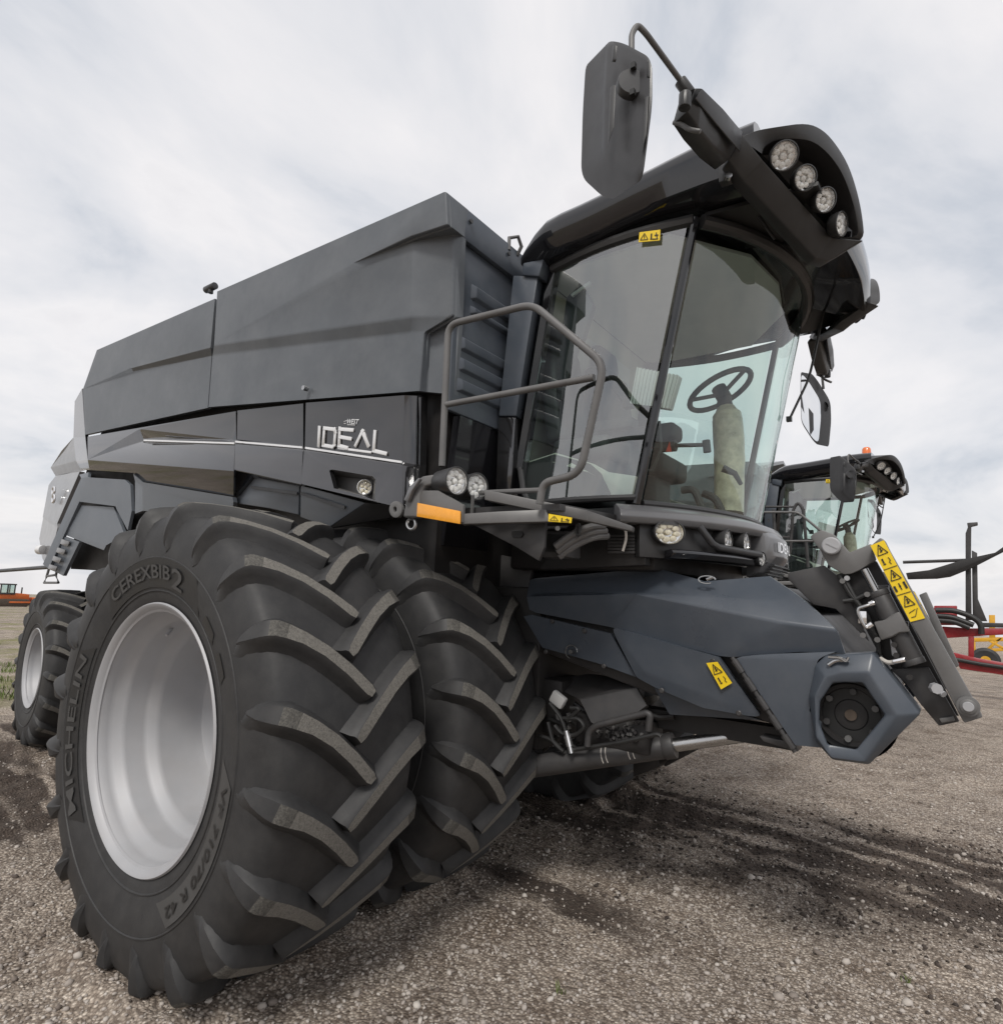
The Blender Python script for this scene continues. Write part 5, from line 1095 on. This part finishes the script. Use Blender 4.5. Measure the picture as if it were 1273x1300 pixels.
g = G(); g.tube(smoothpath([P('N', 298, 580, Y=1.60), P('N', 305, 500, Y=1.60), P('N', 345, 462, Y=1.60), P('N', 640, 388, Y=1.62), P('N', 660, 400, Y=1.62), P('N', 650, 490, Y=1.62)], .05), .017, 12); g.obj('guard_bar', 'frame_dark', CB)
g = G(); g.box(P('N', 480, 490, Y=1.78), (.42, .2, .16)); g.box(P('N', 130, 330, Y=1.85), (.22, .3, .3)); g.obj('gearbox', 'grime_black', CB, bevel=.02)
rr_ = random.Random(3)
for k in range(46):
    c = P('N', rr_.uniform(350, 620), rr_.uniform(440, 545), Y=1.67); g = G(); g.box(c, (.014, .014, .014), Matrix.Rotation(rr_.uniform(0, 1.5), 3, 'Y')) ; g.obj('gear_fitting', rr_.choice(['frame_dark', 'frame_dark', 'frame_grey']), CB)
g = G(); c = P('N', 130, 310, Y=1.66); g.box(c, (.09, .04, .07), Matrix.Rotation(.5, 3, 'Y')); g.obj('fluid_bottle', 'interior_grey', CB, bevel=.012)
g = G()
for pts in ([(80, 330), (150, 420), (175, 500), (190, 600)], [(160, 420), (250, 420), (285, 470), (230, 520), (150, 510), (110, 460)], [(70, 440), (100, 560), (160, 610)], [(200, 360), (260, 360), (180, 430)], [(220, 600), (480, 560), (700, 510), (720, 520)], [(20, 520), (90, 540), (140, 590)]):
    g.tube(smoothpath([P('N', x, y, Y=1.62) for x, y in pts], .04), .011, 8)
g.obj('hose_bundle', 'hose_black', CB)
rh = random.Random(12)
for k in range(16):
    x0_, y0_ = rh.uniform(30, 240), rh.uniform(230, 420); pts = [(x0_, y0_)]
    for _ in range(3): x0_ += rh.uniform(-60, 110); y0_ += rh.uniform(20, 110); pts.append((min(x0_, 600), min(y0_, 600)))
    g = G(); yy_ = rh.uniform(1.66, 1.84); g.tube(smoothpath([P('N', a_, b_, Y=yy_ + rh.uniform(-.04, .04)) for a_, b_ in pts], .06), rh.choice([.008, .011, .014]), 8); g.obj('hydraulic_hose', 'hose_black', CB)
    if k % 3 == 0: e_ = P('N', *pts[1], Y=yy_ - .02); g = G(); g.cyl(e_, e_ + V3(.015, 0, -.045), .015, 8); g.obj('hose_fitting', 'frame_grey', CB)
for x, y, yb in ((520, 655, 1.618), (700, 700, 1.62), (880, 776, 1.59), (1120, 846, 1.60), (760, 600, 1.585), (1040, 684, 1.575), (540, 560, 1.60), (640, 590, 1.60)):
    e_ = P('C', x, y, Y=yb); g = G(); g.lathe([(-.006, .013), (.002, .013), (.005, .009), (.005, 0)], e_, (0, -1, 0), 12); g.obj('cover_bolt', 'frame_dark', CB)
g = G(); g.cyl(P('N', 175, 490, Y=1.605), P('N', 205, 620, Y=1.605), .013, 10); g.cyl(P('N', 182, 520, Y=1.605), P('N', 196, 580, Y=1.605), .018, 10); g.obj('hose_fitting', 'chrome', CB)
g = G(); g.prism([P('N', 735, 690, Y=2.0), P('N', 820, 600, Y=2.0), P('N', 890, 590, Y=2.0), P('N', 860, 640, Y=2.0), P('N', 745, 700, Y=2.0)], (0, .4, 0)); g.prism([P('N', 560, 660, Y=2.0), P('N', 705, 630, Y=2.0), P('N', 715, 700, Y=2.0), P('N', 560, 760, Y=2.0)], (0, .5, 0)); g.obj('skid_plate', 'grime_black', CB, bevel=.01)
g = G(); g.tube([P('N', 650, 395, Y=1.75), P('N', 720, 415, Y=1.75), P('N', 800, 410, Y=1.75)], .016, 8); g.box(P('N', 950, 450, Y=1.85), (.9, .1, .09)); g.obj('feeder_rail', 'grime_black', CB)
g = G(); g.prism([P('D', 260, 1160, Y=1.62), P('D', 400, 1185, Y=1.62), P('D', 410, 1222, Y=1.62), P('D', 275, 1180, Y=1.62)], (0, .1, 0)); g.obj('feeder_foot', 'frame_dark', CB, bevel=.003)
g = G(); a = P('U', 58, 719, Y=1.15); g.cyl(a + V3(.3, 0, 0), P('U', -30, 727, Y=1.15), .022, 10); g.obj('tail_boom', 'black_plastic', CB)
q = PS('F', 1.05, [(180, 520), (215, 515), (225, 545), (170, 545)]); g = G(); g.tube(q, .012, 8, closed=True); g.obj('rear_step', 'frame_grey', CB)
for a in (q[0], q[1]): g = G(); g.cyl(a, a + V3(.06, .02, .30), .012, 8); g.obj('step_hanger', 'frame_grey', CB)

# ------------------------------------------------------------------ the second combine parked alongside
def copy_tree(o, parent=None):
    c = o.copy(); COL.objects.link(c); c.parent = parent
    for ch in list(o.children): copy_tree(ch, c)
    return c
CB2 = copy_tree(CB); CB2.location = CB.location + V3(-.2, 7.2, 0)
CB2['label'] = 'farther dark combine harvester with an orange beacon on its cab roof'
CB['group'] = CB2['group'] = 'combine harvesters parked side by side'
o2 = V3(-.2, 7.2, 0)
g = G(); c = V3(2.12, 1.62, 3.90) + o2; g.lathe([(0, .075), (.02, .075), (.025, .06), (.09, .055), (.11, .04), (.115, 0)], c, (0, 0, 1), 20); g.obj('beacon', 'beacon_orange', CB2, sharp=35)
g = G(); g.tube(smoothpath([P('G', 178, 1010, Y=8.3), P('G', 245, 900, Y=8.3), P('G', 270, 560, Y=8.3), P('G', 305, 505, Y=8.3), P('G', 345, 560, Y=8.3), P('G', 380, 985, Y=8.3)], .12, 6), .022, 10)
g.tube([P('G', 70, 540, Y=8.3), P('G', 270, 540, Y=8.3)], .016, 8); g.tube([P('G', 70, 765, Y=8.3), P('G', 260, 765, Y=8.3)], .016, 8); g.tube([P('G', 125, 560, Y=8.2), P('G', 150, 1000, Y=8.2)], .024, 8); g.obj('ladder_rail', 'frame_dark', CB2)
# chain hanging between the ladder posts
g = G(); A_, B_ = P('G', 90, 640, Y=8.15), P('G', 245, 620, Y=8.25)
for k in range(34):
    t = k/33; q = A_.lerp(B_, t) - V3(0, 0, .62*math.sin(math.pi*t)**.7); a = V3(.0, 0, .022) if k % 2 else V3(.016, .0, .016)
    g.tube([q + V3(math.cos(s)*.010, (k % 2)*math.sin(s)*.0, math.sin(s)*.024) for s in [j*math.pi/4 for j in range(8)]], .005, 5, closed=True)
g.obj('safety_chain', 'frame_dark', CB2)

# ------------------------------------------------------------------ things around the yard
def slab(g, pts, dy): return g.prism(pts, (0, dy, 0))
# red and black implement parked beyond the second combine
RI = root('farm_implement', (3.6, 15.4, 0), 'red farm implement with black upright post and curved arms, parked beyond the combines', 'implement')
def VP(x, y, Y=15.0): return P('V', x, y, Y=Y)
g = G(); slab(g, [VP(388, 150), VP(400, 118), VP(396, 96), VP(450, 92), VP(452, 108), VP(418, 116), VP(416, 300), VP(420, 600), VP(388, 600)], .12); g.obj('upright_post', 'frame_dark', RI, bevel=.01)
g = G(); slab(g, [VP(420, 238, 15.05), VP(448, 252, 15.05), VP(452, 490, 15.05), VP(500, 605, 15.05), VP(425, 605, 15.05)], .05); g.obj('post_gusset', 'frame_dark', RI, bevel=.005)
g = G(); slab(g, [VP(80, 355, 14.9), VP(200, 340, 14.9), VP(380, 285, 14.9), VP(540, 250, 14.9), VP(590, 215, 14.9), VP(700, 60, 14.9), VP(715, 75, 14.9), VP(600, 238, 14.9), VP(420, 330, 14.9), VP(310, 375, 14.9), VP(240, 385, 14.9), VP(90, 388, 14.9)], .10); g.obj('curved_arm', 'grime_black', RI, bevel=.01)
g = G(); g.cyl(VP(65, 300, 15.3), VP(420, 288, 15.3), .035, 10); g.obj('push_rod', 'frame_dark', RI)
g = G(); slab(g, [VP(225, 524), VP(345, 524), VP(345, 560), VP(225, 560)], .5); g.obj('red_box', 'red_paint', RI, bevel=.02)
g = G(); slab(g, [VP(230, 560), VP(345, 562), VP(345, 625), VP(250, 625)], .4); g.obj('hopper_side', 'red_paint', RI, bevel=.02)
g = G(); slab(g, [VP(265, 632), VP(420, 642), VP(700, 640), VP(700, 668), VP(440, 682), VP(290, 692)], .35); g.obj('main_beam', 'red_paint', RI, bevel=.02)
for a in ([(232, 548), (330, 548), (420, 580), (468, 618), (470, 672)], [(240, 576), (320, 582), (390, 610), (430, 625)], [(250, 600), (330, 606), (410, 640)]):
    g = G(); g.tube(smoothpath([VP(x, y, 14.85) for x, y in a], .3), .055, 12); g.obj('bent_tube', 'hose_black', RI)
g = G(); slab(g, [VP(470, 612), VP(700, 618), VP(700, 640), VP(470, 636)], .3); g.obj('black_beam', 'frame_dark', RI, bevel=.01)
g = G(); slab(g, [VP(315, 765, 14.6), VP(450, 798, 14.6), VP(700, 842, 14.6), VP(720, 905, 14.6), VP(540, 876, 14.6), VP(360, 850, 14.6)], .3); g.obj('lower_beam', 'red_paint', RI, bevel=.02)
g = G(); g.tube([VP(330, 800, 14.55), VP(460, 825, 14.55), VP(700, 860, 14.55)], .04, 10); g.obj('beam_hose', 'hose_black', RI)
g = G(); slab(g, [VP(402, 680), VP(432, 684), VP(432, 800), VP(402, 790)], .12); g.obj('drop_leg', 'red_paint', RI, bevel=.01)
for x in (4.6, 5.6):
    g = G(); g.lathe([(-.12, 0), (-.12, .2), (-.13, .32), (-.08, .4), (.08, .4), (.13, .32), (.12, .2), (.12, 0)], (x, 14.9, .38), (0, 1, 0), 28); g.obj('gauge_wheel', 'rubber', RI, sharp=40)
    g = G(); g.cyl((x, 14.95, .4), (x, 15.1, 1.6), .06, 10); g.obj('wheel_leg', 'red_paint', RI)
# yellow machine farther off
YI_ = root('yellow_implement', (3.8, 27, 0), 'yellow farm implement with small black tyres far behind the red one', 'implement')
def YP(x, y, Y=26.5): return P('V', x, y, Y=Y)
for pts, dy in (([(405, 692), (720, 684), (720, 704), (405, 712)], .3), ([(510, 572), (540, 572), (542, 690), (512, 690)], .3), ([(415, 700), (440, 700), (440, 790), (415, 782)], .3), ([(500, 705), (520, 702), (640, 770), (620, 775)], .3), ([(430, 750), (590, 742), (590, 758), (430, 768)], .3), ([(560, 690), (580, 690), (500, 765), (480, 762)], .3)):
    g = G(); slab(g, [YP(x, y) for x, y in pts], dy); g.obj('frame_bar', 'yellow_paint', YI_, bevel=.01)
for x in (490,):
    c = YP(x, 798); c.z = .42 - .3; g = G(); g.lathe([(-.14, 0), (-.14, .22), (-.16, .34), (-.1, .43), (.1, .43), (.16, .34), (.14, .22), (.14, 0)], c, (0, 1, 0), 26); g.obj('small_tyre', 'rubber', YI_, sharp=40)
    g = G(); g.cyl(c + V3(0, -.15, 0), c + V3(0, .15, 0), .15, 18); g.obj('small_hub', 'yellow_paint', YI_)
# bulldozer on the far side of the yard
_b = ground_at('U', 8, 770)
BD = root('bulldozer', _b, 'orange bulldozer with dark cab standing far off behind the rear wheel', 'bulldozer')
ax_ = V3(-.10, 1, 0).normalized(); bx_ = V3(1, .10, 0).normalized()
def BP(l, d, z): return _b + ax_*l + bx_*d + V3(0, 0, z - .03)
for d in (-.75, .75):
    prof = [(-1.6, .3), (-1.3, .05), (1.3, .05), (1.65, .35), (1.35, .78), (-1.3, .78), (-1.65, .55)]
    g = G(); g.prism([BP(l, d - .2, z) for l, z in prof], bx_*.4); g.obj('crawler_track', 'track_mud', BD, bevel=.04)
g = G(); g.prism([BP(l, -.5, z) for l, z in ((-1.5, .7), (1.6, .7), (1.6, 1.25), (.5, 1.35), (-1.5, 1.25))], bx_*1.0); g.obj('engine_hood', 'orange_paint', BD, bevel=.05)
g = G(); g.prism([BP(l, -.6, z) for l, z in ((-.9, 1.2), (.35, 1.2), (.35, 1.35), (-.9, 1.35))], bx_*1.2); g.prism([BP(l, -.65, z) for l, z in ((-1.0, 2.1), (.4, 2.1), (.35, 2.22), (-.95, 2.22))], bx_*1.3)
for l, d in ((-.85, -.55), (-.85, .55), (.28, -.55), (.28, .55), (-.3, .55)): g.prism([BP(l - .05, d - .05, 1.3), BP(l + .05, d - .05, 1.3), BP(l + .05, d + .05, 1.3), BP(l - .05, d + .05, 1.3)], (0, 0, .85))
g.obj('cab_frame', 'frame_dark', BD, bevel=.01)
g = G(); g.prism([BP(-.8, .53, 1.34), BP(.24, .53, 1.34), BP(.24, .53, 2.1), BP(-.8, .53, 2.1)], bx_*.01); g.obj('cab_window', 'cab_glass', BD)
g = G(); g.prism([BP(1.9, -1.2, .1), BP(2.05, -1.2, .5), BP(1.95, -1.2, .95), BP(1.85, -1.2, .95), BP(1.9, -1.2, .5)], bx_*2.4); g.obj('blade', 'orange_paint', BD, bevel=.02)
for d in (-1.0, .9): g = G(); g.prism([BP(-.2, d, .4), BP(1.9, d, .4), BP(1.9, d, .55), BP(-.2, d, .55)], bx_*.1); g.obj('push_arm', 'orange_paint', BD, bevel=.01)
g = G(); g.cyl(BP(1.0, .2, 1.3), BP(1.0, .2, 1.9), .06, 10); g.obj('exhaust_stack', 'frame_dark', BD)
# metal shed far behind, seen through the cab
mat('shed_wall', (.20, .235, .26), .5, var=.12, scale=.6); mat('shed_roof', (.26, .28, .30), .45, var=.1, scale=.5); mat('blue_door', (.03, .10, .30), .5)
SH = root('metal_shed', (-40, 52, -1), 'long blue grey metal shed far behind, seen through the cab glass', 'building')
x1, x0, yw, zr = -9.0, -75.0, 46.0, 11.6
g = G(); g.prism([V3(x0, yw, -2.2), V3(x1, yw, -2.2), V3(x1, yw + 18, -2.2), V3(x0, yw + 18, -2.2)], (0, 0, zr + 2.2)); g.obj('wall', 'shed_wall', SH)
g = G(); g.prism([V3(x0 - .5, yw - .6, zr), V3(x0 - .5, yw + 9, zr + 2.4), V3(x0 - .5, yw + 18.6, zr), V3(x0 - .5, yw + 18.6, zr + .25), V3(x0 - .5, yw + 9, zr + 2.65), V3(x0 - .5, yw - .6, zr + .25)], (x1 - x0 + 1, 0, 0)); g.obj('roof', 'shed_roof', SH)
for k in range(60):
    x = x1 - .3 - k*.55; g = G(); g.prism([V3(x, yw - .004, 0), V3(x - .16, yw - .004, 0), V3(x - .12, yw - .07, 0), V3(x - .04, yw - .07, 0)], (0, 0, zr)); o = g.obj('wall_rib', 'shed_wall', SH)
for x in (-13.2, -22, -32):
    g = G(); g.prism([V3(x, yw - .12, 0), V3(x - 4, yw - .12, 0), V3(x - 4, yw - .12, 5.2), V3(x, yw - .12, 5.2)], (0, .1, 0)); g.obj('sliding_door', 'blue_door', SH)
# weeds
mat('weed_green', (.13, .17, .045), .7, var=.3, scale=30)
def blades(cx, cy, rad, n, h, seed):
    rs = random.Random(seed); g = G()
    for _ in range(n):
        a = rs.uniform(0, 6.283); r = rad*math.sqrt(rs.random()); x, y = cx + r*math.cos(a), cy + r*math.sin(a)
        z = float(ground_height(np.array([x]), np.array([y]))[0]); hh = h*rs.uniform(.5, 1.1); b = rs.uniform(0, 6.283); w = hh*.06; t = V3(math.cos(b), math.sin(b), 0); n_ = V3(-t.y, t.x, 0)*w
        base = V3(x, y, z - .005); mid = base + t*hh*.25 + V3(0, 0, hh*.7); tip = base + t*hh*.6 + V3(0, 0, hh)
        g.add([base - n_, base + n_, mid + n_*.8, mid - n_*.8, tip], [[0, 1, 2, 3], [3, 2, 4]])
    return g
for k, (x, y, lb) in enumerate(((2.596, 2.197, 'small green weed sprouting from the open gravel'), (1.44, 1.13, 'small green weed sprouting from gravel near the inner front tyre'))):
    o = blades(x, y, .02, 14, .05, 40 + k).obj('weed', 'weed_green', None, normals=False); tag(o, lb, 'weed', 'weeds in the gravel')
g = G(); rs_ = random.Random(9)
for _ in range(70):
    x, y = -6.6 - rs_.random()**1.5*14, rs_.uniform(.2, 6.5); q = blades(x, y, .22, 60, .10, rs_.randint(0, 99999)); o_ = len(g.v); g.v += q.v; g.f += [[i + o_ for i in f] for f in q.f]; g.m += q.m
o = g.obj('grass', 'weed_green', None, normals=False); tag(o, 'patchy short grass growing in the gravel behind the rear wheel', 'grass', kind='stuff')
